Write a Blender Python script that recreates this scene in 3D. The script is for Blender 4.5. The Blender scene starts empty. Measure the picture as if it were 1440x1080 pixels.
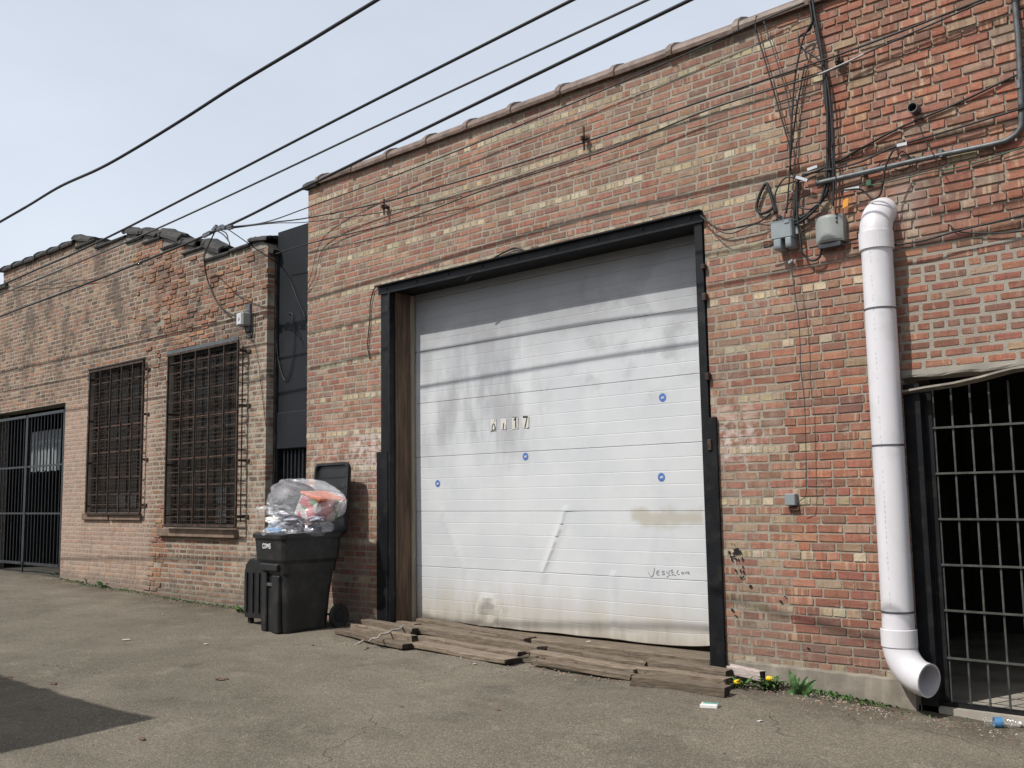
import bpy, math, random
import numpy as np
from mathutils import Vector, Matrix

random.seed(7); RNG = np.random.default_rng(7)
SC = bpy.context.scene
COL = SC.collection

# ------------------------------------------------------------------ camera
FPX, CX, CY = 1400.0, 720.0, 540.0          # focal length and centre in photo pixels (1440 wide)
CAM = np.array([8.25247, -6.95662, 1.37440])
RGT = np.array([0.73623714, 0.67654439, -0.01557441])
UPV = np.array([0.08662614, -0.07139429, 0.99367941])
FWD = np.array([-0.67115631, 0.73293283, 0.11116956])
cd = bpy.data.cameras.new('camera'); cam = bpy.data.objects.new('camera', cd); COL.objects.link(cam)
cd.sensor_fit = 'HORIZONTAL'; cd.sensor_width = 36.0; cd.lens = 36.0 * FPX / 1440.0
cd.clip_start = 0.05; cd.clip_end = 2000.0
m4 = Matrix.Identity(4)
for i in range(3):
    m4[i][0] = RGT[i]; m4[i][1] = UPV[i]; m4[i][2] = -FWD[i]; m4[i][3] = CAM[i]
cam.matrix_world = m4
SC.camera = cam

# ------------------------------------------------------------------ sky, sun, exposure
SUN_DIR = Vector((0.30, 1.0, -1.30)).normalized()          # the way the light travels
elev = math.asin(-SUN_DIR.z); azim = math.atan2(-SUN_DIR.x, -SUN_DIR.y)
W = bpy.data.worlds.new('World'); SC.world = W; W.use_nodes = True
wn = W.node_tree.nodes; wl = W.node_tree.links; wn.clear()
wo = wn.new('ShaderNodeOutputWorld'); bg = wn.new('ShaderNodeBackground'); bg2 = wn.new('ShaderNodeBackground')
add = wn.new('ShaderNodeAddShader')
sky = wn.new('ShaderNodeTexSky'); sky.sky_type = 'NISHITA'; sky.sun_disc = False
sky.sun_elevation = elev; sky.sun_rotation = azim % (2 * math.pi)
sky.air_density = 1.0; sky.dust_density = 3.5; sky.ozone_density = 1.0
bg.inputs['Strength'].default_value = 0.05
tcw = wn.new('ShaderNodeTexCoord'); sxw = wn.new('ShaderNodeSeparateXYZ'); mrw = wn.new('ShaderNodeMapRange'); wl.new(tcw.outputs['Generated'], sxw.inputs[0])
wl.new(sxw.outputs['Z'], mrw.inputs[0]); mrw.interpolation_type = 'SMOOTHSTEP'
for i_, q_ in enumerate((0.25, 1.0, 0.71, 0.38)): mrw.inputs[i_ + 1].default_value = q_
bg2.inputs['Color'].default_value = (0.87, 0.925, 1.0, 1); nzw = wn.new('ShaderNodeTexNoise'); nzw.inputs['Scale'].default_value = 2.2; nzw.inputs['Detail'].default_value = 6; nzw.inputs['Roughness'].default_value = .55
mvw = wn.new('ShaderNodeVectorMath'); mvw.operation = 'MULTIPLY'; mvw.inputs[1].default_value = (1, 1, 2.6); wl.new(tcw.outputs['Generated'], mvw.inputs[0]); wl.new(mvw.outputs[0], nzw.inputs['Vector'])
n2w = wn.new('ShaderNodeMapRange'); wl.new(nzw.outputs['Fac'], n2w.inputs[0])
for i_, q_ in enumerate((0.3, 0.7, 0.93, 1.07)): n2w.inputs[i_ + 1].default_value = q_
mmw = wn.new('ShaderNodeMath'); mmw.operation = 'MULTIPLY'; wl.new(mrw.outputs[0], mmw.inputs[0]); wl.new(n2w.outputs[0], mmw.inputs[1])
wl.new(mmw.outputs[0], bg2.inputs['Strength'])   # thin high veil of cloud, brightest low down
wl.new(sky.outputs[0], bg.inputs['Color']); wl.new(bg.outputs[0], add.inputs[0]); wl.new(bg2.outputs[0], add.inputs[1])
wl.new(add.outputs[0], wo.inputs['Surface'])
sd = bpy.data.lights.new('sun', 'SUN'); sd.energy = 4.4; sd.angle = math.radians(0.53); sd.color = (1.0, 0.965, 0.91)
sun = bpy.data.objects.new('sun', sd); COL.objects.link(sun); sun.location = (-6, -20, 26)
sun.rotation_euler = SUN_DIR.to_track_quat('-Z', 'Y').to_euler()
SC.view_settings.view_transform = 'Standard'; SC.view_settings.look = 'None'
SC.view_settings.exposure = 0.0; SC.view_settings.gamma = 1.0; SC.view_settings.use_curve_mapping = False

# ------------------------------------------------------------------ measuring helpers
def ray(px, py):
    return FWD + RGT * (px - CX) / FPX - UPV * (py - CY) / FPX
def P(px, py, y=0.0):                       # point seen at (px,py) on the plane y = const (parallel to the facades)
    d = ray(px, py); return CAM + d * ((y - CAM[1]) / d[1])
_gx = np.array([-60, -14, -7.8, -6.6, -5.4, -4.2, -2.5, -0.8, 0, 1.5, 4.1, 5.56, 7.5, 60.])
_gv = np.array([.30, .26, .18, .125, .11, .06, .045, .03, .03, .02, .0, -.115, -.19, -.3])
def gz(x, y=0.0):
    z = np.interp(x, _gx, _gv)
    return z - 0.028 * np.clip(-np.asarray(y), 0, 4.5) + 0.012 * np.sin(1.7 * x + 1.3) * np.sin(2.1 * y) * (np.clip(-np.asarray(y), 0, 1))
def G(px, py, dz=0.0):                      # point seen at (px,py) on the ground, dz above it
    d = ray(px, py); z = 0.0
    for _ in range(12):
        t = (z + dz - CAM[2]) / d[2]; p = CAM + d * t; z = float(gz(p[0], min(p[1], 0)))
    return p

# ------------------------------------------------------------------ mesh builder
class MB:
    def __init__(s): s.v = []; s.f = []
    def add(s, vs, fs):
        o = len(s.v); s.v += [tuple(map(float, p)) for p in vs]; s.f += [tuple(i + o for i in f) for f in fs]; return s
    def box(s, x0, x1, y0, y1, z0, z1, j=0.0):
        vs = [(x, y, z) for z in (z0, z1) for y in (y0, y1) for x in (x0, x1)]
        if j: vs = [tuple(c + random.uniform(-j, j) for c in p) for p in vs]
        return s.add(vs, [(0, 2, 3, 1), (4, 5, 7, 6), (0, 1, 5, 4), (2, 6, 7, 3), (0, 4, 6, 2), (1, 3, 7, 5)])
    def obox(s, c, ax, ay, az, b=0.0):       # box by centre and half-axis vectors, b = chamfer share
        c, ax, ay, az = map(np.asarray, (c, ax, ay, az))
        if not b:
            vs = [c + ax * i + ay * k + az * l for l in (-1, 1) for k in (-1, 1) for i in (-1, 1)]
            return s.add(vs, [(0, 2, 3, 1), (4, 5, 7, 6), (0, 1, 5, 4), (2, 6, 7, 3), (0, 4, 6, 2), (1, 3, 7, 5)])
        la, lk, ll = (np.linalg.norm(a) for a in (ax, ay, az))
        vs = []; idx = {}
        for l in (-1, 1):
            for k in (-1, 1):
                for i in (-1, 1):
                    for q in range(3):
                        f = [1 - b / la, 1 - b / lk, 1 - b / ll]; f[q] = 1
                        idx[(i, k, l, q)] = len(vs); vs.append(c + ax * i * f[0] + ay * k * f[1] + az * l * f[2])
        fs = []
        sg = [(-1, -1), (1, -1), (1, 1), (-1, 1)]
        for sgn in (-1, 1):
            fs.append([idx[(sgn, a, d, 0)] for a, d in sg]); fs.append([idx[(a, sgn, d, 1)] for a, d in sg]); fs.append([idx[(a, d, sgn, 2)] for a, d in sg])
        for a in (-1, 1):
            for d in (-1, 1):
                fs.append([idx[(a, d, -1, 0)], idx[(a, d, 1, 0)], idx[(a, d, 1, 1)], idx[(a, d, -1, 1)]])
                fs.append([idx[(a, -1, d, 0)], idx[(a, 1, d, 0)], idx[(a, 1, d, 2)], idx[(a, -1, d, 2)]])
                fs.append([idx[(-1, a, d, 1)], idx[(1, a, d, 1)], idx[(1, a, d, 2)], idx[(-1, a, d, 2)]])
                for e in (-1, 1): fs.append([idx[(a, d, e, 0)], idx[(a, d, e, 1)], idx[(a, d, e, 2)]])
        return s.add(vs, [tuple(f) for f in fs])
    def bar(s, a, b, w, h=None, up=(0, 0, 1)):
        a, b = np.asarray(a, float), np.asarray(b, float); h = h or w
        d = b - a; L = np.linalg.norm(d); d = d / L; u = np.asarray(up, float)
        if abs(d @ u) > .95: u = np.array([0, 1., 0])
        r = np.cross(d, u); r /= np.linalg.norm(r); u = np.cross(r, d)
        return s.obox((a + b) / 2, d * L / 2, r * w / 2, u * h / 2)
    def tube(s, pts, r, n=8, smooth=0, cap=True):
        pts = [np.asarray(p, float) for p in pts]
        if smooth and len(pts) > 2: pts = catmull(pts, smooth)
        R = r if hasattr(r, '__len__') else [r] * len(pts)
        N = len(pts); T = []
        for i in range(N):
            t = pts[min(i + 1, N - 1)] - pts[max(i - 1, 0)]; T.append(t / (np.linalg.norm(t) + 1e-12))
        u = np.cross(T[0], (0, 0, 1.)); 
        if np.linalg.norm(u) < 1e-3: u = np.cross(T[0], (1., 0, 0))
        u /= np.linalg.norm(u); vs = []; fs = []
        for i in range(N):
            u = u - T[i] * (u @ T[i]); u /= np.linalg.norm(u) + 1e-12; w = np.cross(T[i], u)
            for k in range(n):
                a = 2 * math.pi * k / n; vs.append(pts[i] + R[i] * (math.cos(a) * u + math.sin(a) * w))
        for i in range(N - 1):
            for k in range(n):
                k2 = (k + 1) % n; fs.append((i * n + k, i * n + k2, (i + 1) * n + k2, (i + 1) * n + k))
        if cap: fs.append(tuple(range(n - 1, -1, -1))); fs.append(tuple((N - 1) * n + k for k in range(n)))
        return s.add(vs, fs)
    def rings(s, rs, cap0=True, cap1=True, closed=True):
        n = len(rs[0]); vs = [p for r in rs for p in r]; fs = []
        for i in range(len(rs) - 1):
            for k in range(n if closed else n - 1):
                k2 = (k + 1) % n; fs.append((i * n + k, i * n + k2, (i + 1) * n + k2, (i + 1) * n + k))
        if cap0: fs.append(tuple(range(n - 1, -1, -1)))
        if cap1: fs.append(tuple((len(rs) - 1) * n + k for k in range(n)))
        return s.add(vs, fs)
    def xf(s, fn): s.v = [tuple(fn(np.array(p))) for p in s.v]; return s
    def build(s, name, mat, parent=None, smooth=False, origin=None, fix=True):
        if parent is not None: o0 = world_origin(parent)
        elif origin is not None: o0 = np.asarray(origin, float)
        else:
            a = np.array(s.v); o0 = np.array([a[:, 0].mean(), a[:, 1].mean(), a[:, 2].min()])
        me = bpy.data.meshes.new(name)
        me.from_pydata([tuple(np.array(p) - o0) for p in s.v], [], s.f); me.update()
        if fix:
            import bmesh
            bm = bmesh.new(); bm.from_mesh(me); bmesh.ops.recalc_face_normals(bm, faces=bm.faces); bm.to_mesh(me); bm.free()
        if mat: me.materials.append(mat)
        if smooth: me.polygons.foreach_set('use_smooth', [True] * len(me.polygons))
        ob = bpy.data.objects.new(name, me); COL.objects.link(ob)
        if parent is not None: ob.parent = parent
        else: ob.location = tuple(o0)
        return ob
def world_origin(o):
    p = np.zeros(3)
    while o is not None: p += np.array(o.location); o = o.parent
    return p
def catmull(pts, n):
    out = []; Q = [2 * pts[0] - pts[1]] + list(pts) + [2 * pts[-1] - pts[-2]]
    for i in range(1, len(Q) - 2):
        for k in range(n):
            t = k / n; a, b, c, d = Q[i - 1], Q[i], Q[i + 1], Q[i + 2]
            out.append(.5 * (2 * b + (c - a) * t + (2 * a - 5 * b + 4 * c - d) * t * t + (3 * b - a - 3 * c + d) * t ** 3))
    out.append(pts[-1]); return out
def tag(o, label=None, cat=None, group=None, kind=None):
    if label: o['label'] = label
    if cat: o['category'] = cat
    if group: o['group'] = group
    if kind: o['kind'] = kind
    return o
def thing(name, loc, label, cat, group=None):
    o = bpy.data.objects.new(name, None); COL.objects.link(o); o.location = tuple(map(float, loc)); o.empty_display_size = .2
    return tag(o, label, cat, group)

# ------------------------------------------------------------------ materials
class NT:
    def __init__(s, name):
        s.m = bpy.data.materials.new(name); s.m.use_nodes = True; s.t = s.m.node_tree; s.t.nodes.clear()
        s.out = s.n('ShaderNodeOutputMaterial'); s.b = s.n('ShaderNodeBsdfPrincipled'); s.l(s.b.outputs[0], s.out.inputs['Surface'])
        s.pos = s.n('ShaderNodeNewGeometry').outputs['Position']; s._xyz = None
    def n(s, t): return s.t.nodes.new(t)
    def l(s, a, b): s.t.links.new(a, b)
    def set(s, sock, v):
        if hasattr(v, 'is_output'): s.l(v, sock)
        else: sock.default_value = v
    def math(s, op, a, b=None, c=None):
        n = s.n('ShaderNodeMath'); n.operation = op; s.set(n.inputs[0], a)
        if b is not None: s.set(n.inputs[1], b)
        if c is not None: s.set(n.inputs[2], c)
        return n.outputs[0]
    def xyz(s):
        if s._xyz is None:
            n = s.n('ShaderNodeSeparateXYZ'); s.l(s.pos, n.inputs[0]); s._xyz = n.outputs
        return s._xyz
    def comb(s, x, y, z):
        n = s.n('ShaderNodeCombineXYZ'); s.set(n.inputs[0], x); s.set(n.inputs[1], y); s.set(n.inputs[2], z); return n.outputs[0]
    def noise(s, scale, detail=4, rough=.55, stretch=None, vec=None):
        n = s.n('ShaderNodeTexNoise'); n.inputs['Scale'].default_value = scale; n.inputs['Detail'].default_value = detail
        n.inputs['Roughness'].default_value = rough; v = vec if vec is not None else s.pos
        if stretch:
            k = s.n('ShaderNodeVectorMath'); k.operation = 'MULTIPLY'; s.l(v, k.inputs[0]); k.inputs[1].default_value = stretch; v = k.outputs[0]
        s.l(v, n.inputs['Vector']); return n.outputs['Fac']
    def ss(s, v, a, b, lo=0., hi=1.):
        n = s.n('ShaderNodeMapRange'); n.interpolation_type = 'SMOOTHSTEP'; s.set(n.inputs[0], v)
        for i, q in enumerate((a, b, lo, hi)): n.inputs[i + 1].default_value = q
        return n.outputs[0]
    def mix(s, f, a, b, mode='MIX'):
        n = s.n('ShaderNodeMix'); n.data_type = 'RGBA'; n.blend_type = mode; s.set(n.inputs['Factor'], f)
        for i, q in ((6, a), (7, b)):
            s.set(n.inputs[i], q if hasattr(q, 'is_output') else (*q, 1)[:4])
        return n.outputs[2]
    def bump(s, h, strength=.4, dist=.005):
        n = s.n('ShaderNodeBump'); n.inputs['Strength'].default_value = strength; n.inputs['Distance'].default_value = dist
        s.l(h, n.inputs['Height']); s.l(n.outputs[0], s.b.inputs['Normal']); return n
    def box(s, x0, x1, z0, z1, e=.15, wob=.5, wscale=2.5):        # soft, ragged patch on a facade
        x, _, z = s.xyz(); w = s.math('MULTIPLY', s.math('SUBTRACT', s.noise(wscale, 5), .5), wob * 2)
        X = s.math('ADD', x, w); Z = s.math('ADD', z, w)
        f = s.math('MULTIPLY', s.ss(X, x0 - e, x0 + e), s.ss(X, x1 - e, x1 + e, 1., 0.))
        g = s.math('MULTIPLY', s.ss(Z, z0 - e, z0 + e), s.ss(Z, z1 - e, z1 + e, 1., 0.))
        return s.math('MULTIPLY', f, g)
    def fin(s, col, rough=.8, spec=None, metal=None):
        s.set(s.b.inputs['Base Color'], col if hasattr(col, 'is_output') else (*col, 1)[:4]); s.set(s.b.inputs['Roughness'], rough)
        if spec is not None: s.b.inputs['Specular IOR Level'].default_value = spec
        if metal is not None: s.b.inputs['Metallic'].default_value = metal
        return s.m

def plain(name, col, rough=.7, var=.25, scale=8, bump=.15, bscale=60, metal=0., spec=.4, dirt=None, dirt_amt=.5, dscale=3, stretch=None):
    t = NT(name); n1 = t.noise(scale, 5, stretch=stretch); f = t.ss(n1, .3, .7)
    c = t.mix(f, [q * (1 - var) for q in col], [min(1, q * (1 + var)) for q in col])
    if dirt is not None: c = t.mix(t.math('MULTIPLY', t.ss(t.noise(dscale, 6, .65), .48, .72), dirt_amt), c, dirt)
    if bump: t.bump(t.noise(bscale, 4, stretch=stretch), bump, .004)
    return t.fin(c, rough, spec, metal)

MORTAR = (.30, .268, .218)
def wall_marks(t, c, which, mortar):
    x, y, z = t.xyz()
    if which == 'main':
        c = t.mix(t.math('MULTIPLY', t.math('MULTIPLY', t.box(-1.5, 4.5, 1.65, 2.15, .25, .3), t.ss(t.noise(9, 5), .45, .6)), .45), c, (.50, .42, .36))
        c = t.mix(t.math('MULTIPLY', t.math('MULTIPLY', t.box(4.05, 4.42, 1.62, 1.95, .1, .2), t.ss(t.noise(14, 5), .45, .62)), .55), c, (.62, .57, .54))
        c = t.mix(t.math('MULTIPLY', t.math('MULTIPLY', t.box(-.5, .05, 1.6, 2.1, .12, .25), t.ss(t.noise(14, 5), .42, .58)), .45), c, (.62, .57, .54))
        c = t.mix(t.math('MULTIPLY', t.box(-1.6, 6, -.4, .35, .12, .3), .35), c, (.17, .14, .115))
        c = t.mix(t.math('MULTIPLY', t.ss(t.noise(1.1, 6, .6, (1, 1, 1.3)), .5, .72), .22), c, (.16, .125, .105))
        c = t.mix(t.math('MULTIPLY', t.ss(t.noise(3.1, 6, .65), .55, .75), .25), c, (.40, .33, .27))
        c = t.mix(t.math('MULTIPLY', t.box(5.62, 5.82, 3.15, 3.58, .1, .15), .4), c, (.42, .38, .33))
    else:
        c = t.mix(t.math('MULTIPLY', t.box(-8.1, -5.0, -.3, 2.95, .25, .35), .48), c, (.42, .315, .255))
        c = t.mix(t.math('MULTIPLY', t.math('MULTIPLY', t.ss(t.noise(1.7, 6, .68, (.9, 1, .8)), .48, .62), t.ss(z, 2.5, 3.9)), .62), c, (.075, .062, .052))
        c = t.mix(t.math('MULTIPLY', t.math('MULTIPLY', t.ss(t.noise(4, 6, .7, (2.6, 1, .4)), .5, .66), t.box(-7.2, -2.7, .25, 1.1, .2, .3)), .5), c, (.22, .12, .07))
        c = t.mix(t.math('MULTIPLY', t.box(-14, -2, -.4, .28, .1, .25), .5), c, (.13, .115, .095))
        c = t.mix(t.math('MULTIPLY', t.math('MULTIPLY', t.box(-2.9, -2.1, .3, 3.2, .15, .3), t.ss(t.noise(7, 5), .4, .6)), .4), c, (.46, .40, .32))
    return c
def brick_mat(name, which, single):
    t = NT(name)
    if single:
        oi = t.n('ShaderNodeObjectInfo'); col, rnd = oi.outputs['Color'], oi.outputs['Alpha']
    else:
        a = t.n('ShaderNodeAttribute'); a.attribute_name = 'bc'; col, rnd = a.outputs['Color'], a.outputs['Alpha']
    x, y, z = t.xyz(); off = t.math('MULTIPLY', rnd, 37.)
    band = t.noise(1.0, 2, .5, None, t.comb(t.math('ADD', t.math('MULTIPLY', x, 31.), off), off, t.math('MULTIPLY', z, 2.5)))
    amt = t.math('MULTIPLY', t.ss(t.math('FRACT', t.math('MULTIPLY', rnd, 7.3)), .2, .9), .62 if which == 'main' else .35)
    c = t.mix(t.math('MULTIPLY', t.ss(band, .58, .66), amt), col, (.46, .37, .26))
    c = t.mix(t.math('MULTIPLY', t.ss(band, .46, .36), .42), c, (.15, .085, .065))
    c = t.mix(t.math('MULTIPLY', t.ss(t.noise(9, 6, .7), .52, .70), .6 if which == 'main' else .6), c, MORTAR)         # mortar smears
    c = t.mix(t.ss(t.noise(150, 3), .25, .75), t.mix(1., c, (.78, .76, .74), 'MULTIPLY'), t.mix(1., c, (1.16, 1.15, 1.13), 'MULTIPLY'))
    c = t.mix(t.math('MULTIPLY', t.ss(t.noise(42, 4, .7), .66, .74), .6), c, (.10, .07, .055))                           # pits
    lf = t.noise(.9, 5, .6); c = t.mix(t.ss(lf, .3, .7), t.mix(1., c, (.80, .82, .84), 'MULTIPLY'), t.mix(1., c, (1.14, 1.10, 1.05), 'MULTIPLY'))
    c = wall_marks(t, c, which, False)
    t.bump(t.math('ADD', t.noise(38, 5, .65), t.math('MULTIPLY', t.noise(170, 3), .45)), .5, .005)
    return t.fin(c, .92, .2)
def mortar_mat(name, which):
    t = NT(name)
    c = t.mix(t.ss(t.noise(5, 6, .65), .3, .7), [q * .78 for q in MORTAR], [q * 1.2 for q in MORTAR])
    c = t.mix(t.ss(t.noise(190, 3), .3, .7), t.mix(1., c, (.8, .8, .8), 'MULTIPLY'), t.mix(1., c, (1.15, 1.15, 1.15), 'MULTIPLY'))
    if which == 'main': c = t.mix(t.math('MULTIPLY', t.box(5.5, 9, 2.0, 3.1, .1, .2), .6), c, (.315, .29, .25))
    c = wall_marks(t, c, which, True)
    t.bump(t.math('ADD', t.noise(45, 5, .7), t.math('MULTIPLY', t.noise(160, 3), .6)), .9, .008)
    return t.fin(c, .95, .15)

M = {}
for wch in ('main', 'left'):
    M['bs_' + wch] = brick_mat('brick_single_' + wch, wch, True); M['bm_' + wch] = brick_mat('brick_mass_' + wch, wch, False); M['mo_' + wch] = mortar_mat('mortar_' + wch, wch)
M['black'] = plain('black_painted_steel', (.0065, .0075, .0095), .5, .3, 6, .2, 40, spec=.25, dirt=(.045, .04, .034), dirt_amt=.4, dscale=7)
M['rust'] = plain('rusty_steel', (.036, .023, .017), .75, .5, 14, .3, 80, dirt=(.12, .055, .03), dirt_amt=.45, dscale=7)
M['sash'] = plain('black_sash_paint', (.012, .012, .011), .7, .3, 9, .1)
M['litpane'] = plain('grey_painted_lit_glass', (.05, .056, .058), .3, .3, 9, .1)  # lit look painted in as a paler pane colour
M['rust2'] = plain('bright_rust', (.085, .043, .028), .8, .5, 14, .3, 80)
M['gate'] = plain('dark_blue_black_steel', (.011, .0145, .018), .4, .3, 9, .1, 50, spec=.5, dirt=(.07, .07, .07), dirt_amt=.3)
M['galv'] = plain('galvanised_steel', (.105, .112, .118), .5, .25, 18, .08, 60, metal=.4)
M['gatebar'] = plain('dull_olive_steel', (.055, .058, .052), .6, .3, 18, .08, 60)
M['darkwall'] = plain('black_painted_panel', (.010, .012, .0155), .65, .22, 1.6, .12, 30, spec=.25, dirt=(.022, .024, .027), dirt_amt=.5, dscale=1.2)
M['concrete'] = plain('concrete', (.205, .183, .15), .9, .25, 5, .5, 60, dirt=(.13, .115, .095), dirt_amt=.5, dscale=4)
M['lintel'] = plain('cement', (.24, .222, .19), .9, .2, 6, .5, 50, dirt=(.2, .18, .15), dirt_amt=.5)
M['tile'] = plain('brown_glazed_clay', (.135, .095, .075), .45, .35, 9, .3, 40, dirt=(.26, .20, .165), dirt_amt=.55, dscale=5)
M['tar'] = plain('tarred_clay', (.022, .021, .020), .75, .5, 9, .8, 30, dirt=(.07, .064, .055), dirt_amt=.5, dscale=6)
M['bed'] = plain('weathered_mortar_bed', (.19, .175, .155), .95, .3, 7, .6, 40)
M['grey'] = plain('grey_plastic', (.25, .265, .255), .5, .1, 6, .06, 60, dirt=(.17, .17, .16), dirt_amt=.4)
M['bluegrey'] = plain('blue_grey_plastic', (.22, .25, .265), .5, .12, 6, .06, 60, dirt=(.14, .15, .16), dirt_amt=.4)
M['pvc'] = plain('white_pvc', (.63, .62, .65), .34, .05, 3, .05, 12, spec=.5, dirt=(.43, .405, .38), dirt_amt=.38, dscale=3.5, stretch=(2, 2, .6))
M['clamp'] = plain('steel_band', (.13, .135, .15), .45, .2, 12, .05, 60, metal=.5)
M['cable'] = plain('black_cable', (.014, .015, .017), .55, .2, 20, 0)
M['cable2'] = plain('weathered_cable', (.05, .053, .055), .55, .25, 20, 0)
M['green'] = plain('green_wire', (.035, .085, .05), .5, .2, 20, 0)
M['silver'] = plain('silver_clamp', (.55, .55, .55), .3, .1, 20, 0, metal=.9)
M['tape'] = plain('silver_tape', (.30, .30, .30), .4, .2, 40, 0, metal=.3)
M['orange'] = plain('orange_tag', (.62, .27, .03), .6, .1, 20, 0)
M['binblack'] = plain('black_plastic', (.0105, .011, .012), .45, .25, 5, .12, 120, spec=.45, dirt=(.055, .052, .047), dirt_amt=.45, dscale=6)
M['bagblack'] = plain('black_bag_film', (.004, .004, .005), .5, .2, 6, .6, 14, spec=.6)
M['rubber'] = plain('tyre_rubber', (.02, .02, .02), .7, .2, 8, .1)
M['label'] = plain('white_print', (.5, .5, .52), .6, .1, 20, 0)
M['paint'] = plain('black_paint', (.012, .01, .012), .5, .2, 20, 0)
M['plate'] = plain('number_plate', (.55, .54, .50), .5, .08, 30, .05, dirt=(.5, .48, .43), dirt_amt=.5, dscale=30)
M['sticker'] = plain('blue_sticker', (.07, .16, .42), .4, .1, 20, 0)
M['marker'] = plain('grey_marker', (.20, .20, .22), .7, .2, 40, 0)
M['stop'] = plain('weathered_beige_wood', (.27, .235, .185), .8, .2, 4, .3, 30, stretch=(6, 6, .6))
M['strip'] = plain('weathered_metal_strip', (.19, .17, .14), .7, .3, 9, .2, 40)
M['leaf'] = plain('dandelion_green', (.045, .10, .022), .55, .4, 40, .1)
M['leaf2'] = plain('dock_green', (.05, .11, .032), .5, .35, 30, .15)
M['yellow'] = plain('dandelion_yellow', (.75, .50, .02), .7, .15, 60, .2)
M['white'] = plain('paper_white', (.68, .68, .66), .7, .1, 20, .1)
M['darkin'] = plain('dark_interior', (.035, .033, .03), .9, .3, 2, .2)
M['darkfloor'] = plain('darkened_floor', (.05, .046, .04), .85, .3, 3, .3)  # colour darkened so the sunlit strip inside the left gate reads as shade
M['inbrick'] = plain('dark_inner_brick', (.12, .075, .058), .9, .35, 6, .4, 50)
M['floorin'] = plain('interior_floor', (.30, .275, .235), .9, .25, 3, .3)
M['curtain'] = plain('translucent_white_sheet', (.24, .26, .275), .8, .2, 5, .2, stretch=(6, 6, .5))
M['roofing'] = plain('roof_felt', (.06, .06, .06), .9, .2, 3, .2)
M['stone'] = plain('limestone_sill', (.19, .135, .10), .85, .3, 6, .4, 50, dirt=(.10, .06, .04), dirt_amt=.6)

def wood_mat(name, base, dark):
    t = NT(name); oi = t.n('ShaderNodeObjectInfo'); tc = t.n('ShaderNodeTexCoord').outputs['Object']
    n1 = t.noise(5, 6, .65, (1.2, 14, 14), tc); n2 = t.noise(2.2, 5)
    c = t.mix(t.ss(n1, .3, .68), dark, base); c = t.mix(t.math('MULTIPLY', t.ss(n2, .45, .7), .55), c, (.15, .125, .095))
    c = t.mix(t.math('MULTIPLY', t.ss(t.noise(22, 4), .62, .7), .6), c, [q * .5 for q in dark])
    h = t.n('ShaderNodeHueSaturation'); t.l(c, h.inputs['Color']); t.l(t.math('ADD', t.math('MULTIPLY', oi.outputs['Random'], .5), .72), h.inputs['Value'])
    t.bump(n1, .9, .006); return t.fin(h.outputs[0], .9, .2)
M['wood'] = wood_mat('weathered_wood', (.225, .18, .135), (.09, .07, .054))
M['woodwhite'] = wood_mat('whitewashed_wood', (.66, .58, .55), (.42, .33, .30))
M['endgrain'] = plain('dark_end_grain', (.035, .027, .021), .95, .4, 30, .4)
M['jamb'] = plain('brown_jamb_wood', (.105, .068, .043), .8, .45, 3, .3, 30, stretch=(9, 9, .7), dirt=(.05, .035, .025), dirt_amt=.5)

def door_mat():
    t = NT('white_painted_door'); x, y, z = t.xyz()
    c = t.mix(t.ss(t.noise(2.2, 5), .3, .7), (.50, .52, .54), (.56, .575, .59))
    sm = t.math('MULTIPLY', t.ss(t.noise(2.0, 5, .6, (1.5, 1, .5)), .36, .68), t.box(.25, 1.9, 1.75, 3.0, .4, .5))
    c = t.mix(t.math('MULTIPLY', sm, .68), c, (.235, .24, .255))
    sm = t.math('MULTIPLY', t.ss(t.noise(3, 5, .6), .45, .65), t.box(2.4, 3.9, 2.2, 3.6, .3, .4))
    c = t.mix(t.math('MULTIPLY', sm, .5), c, (.27, .275, .285))
    c = t.mix(t.math('MULTIPLY', t.ss(t.math('ADD', z, t.math('MULTIPLY', t.noise(1.6, 5), .9)), 2.9, 3.9), .68), c, (.17, .17, .18))  # grime near the top, mixed darker to deepen the shade under the lintel
    c = t.mix(t.math('MULTIPLY', t.box(3.0, 3.75, 1.10, 1.23, .05, .12, 5), .55), c, (.33, .29, .19))
    w = t.math('ADD', z, t.math('MULTIPLY', t.math('SUBTRACT', t.noise(3, 6, .6, (2.5, 1, .6)), .5), .5))
    c = t.mix(t.ss(w, .60, .10, 0., .60), c, (.38, .325, .235))
    c = t.mix(t.ss(w, .22, .04, 0., .38), c, (.17, .14, .10))
    c = t.mix(t.math('MULTIPLY', t.math('MULTIPLY', t.box(.95, 1.5, .05, .36, .1, .2, 5), t.ss(t.noise(14, 5, .7, (2, 1, .7)), .44, .66)), .35), c, (.2, .17, .13))
    g = t.noise(26, 4, .6, (.35, 1, 6)); t.bump(t.math('ADD', g, t.math('MULTIPLY', t.noise(3, 2), 2.)), .10, .004)
    return t.fin(c, .42, .4)
M['door'] = door_mat()

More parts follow.
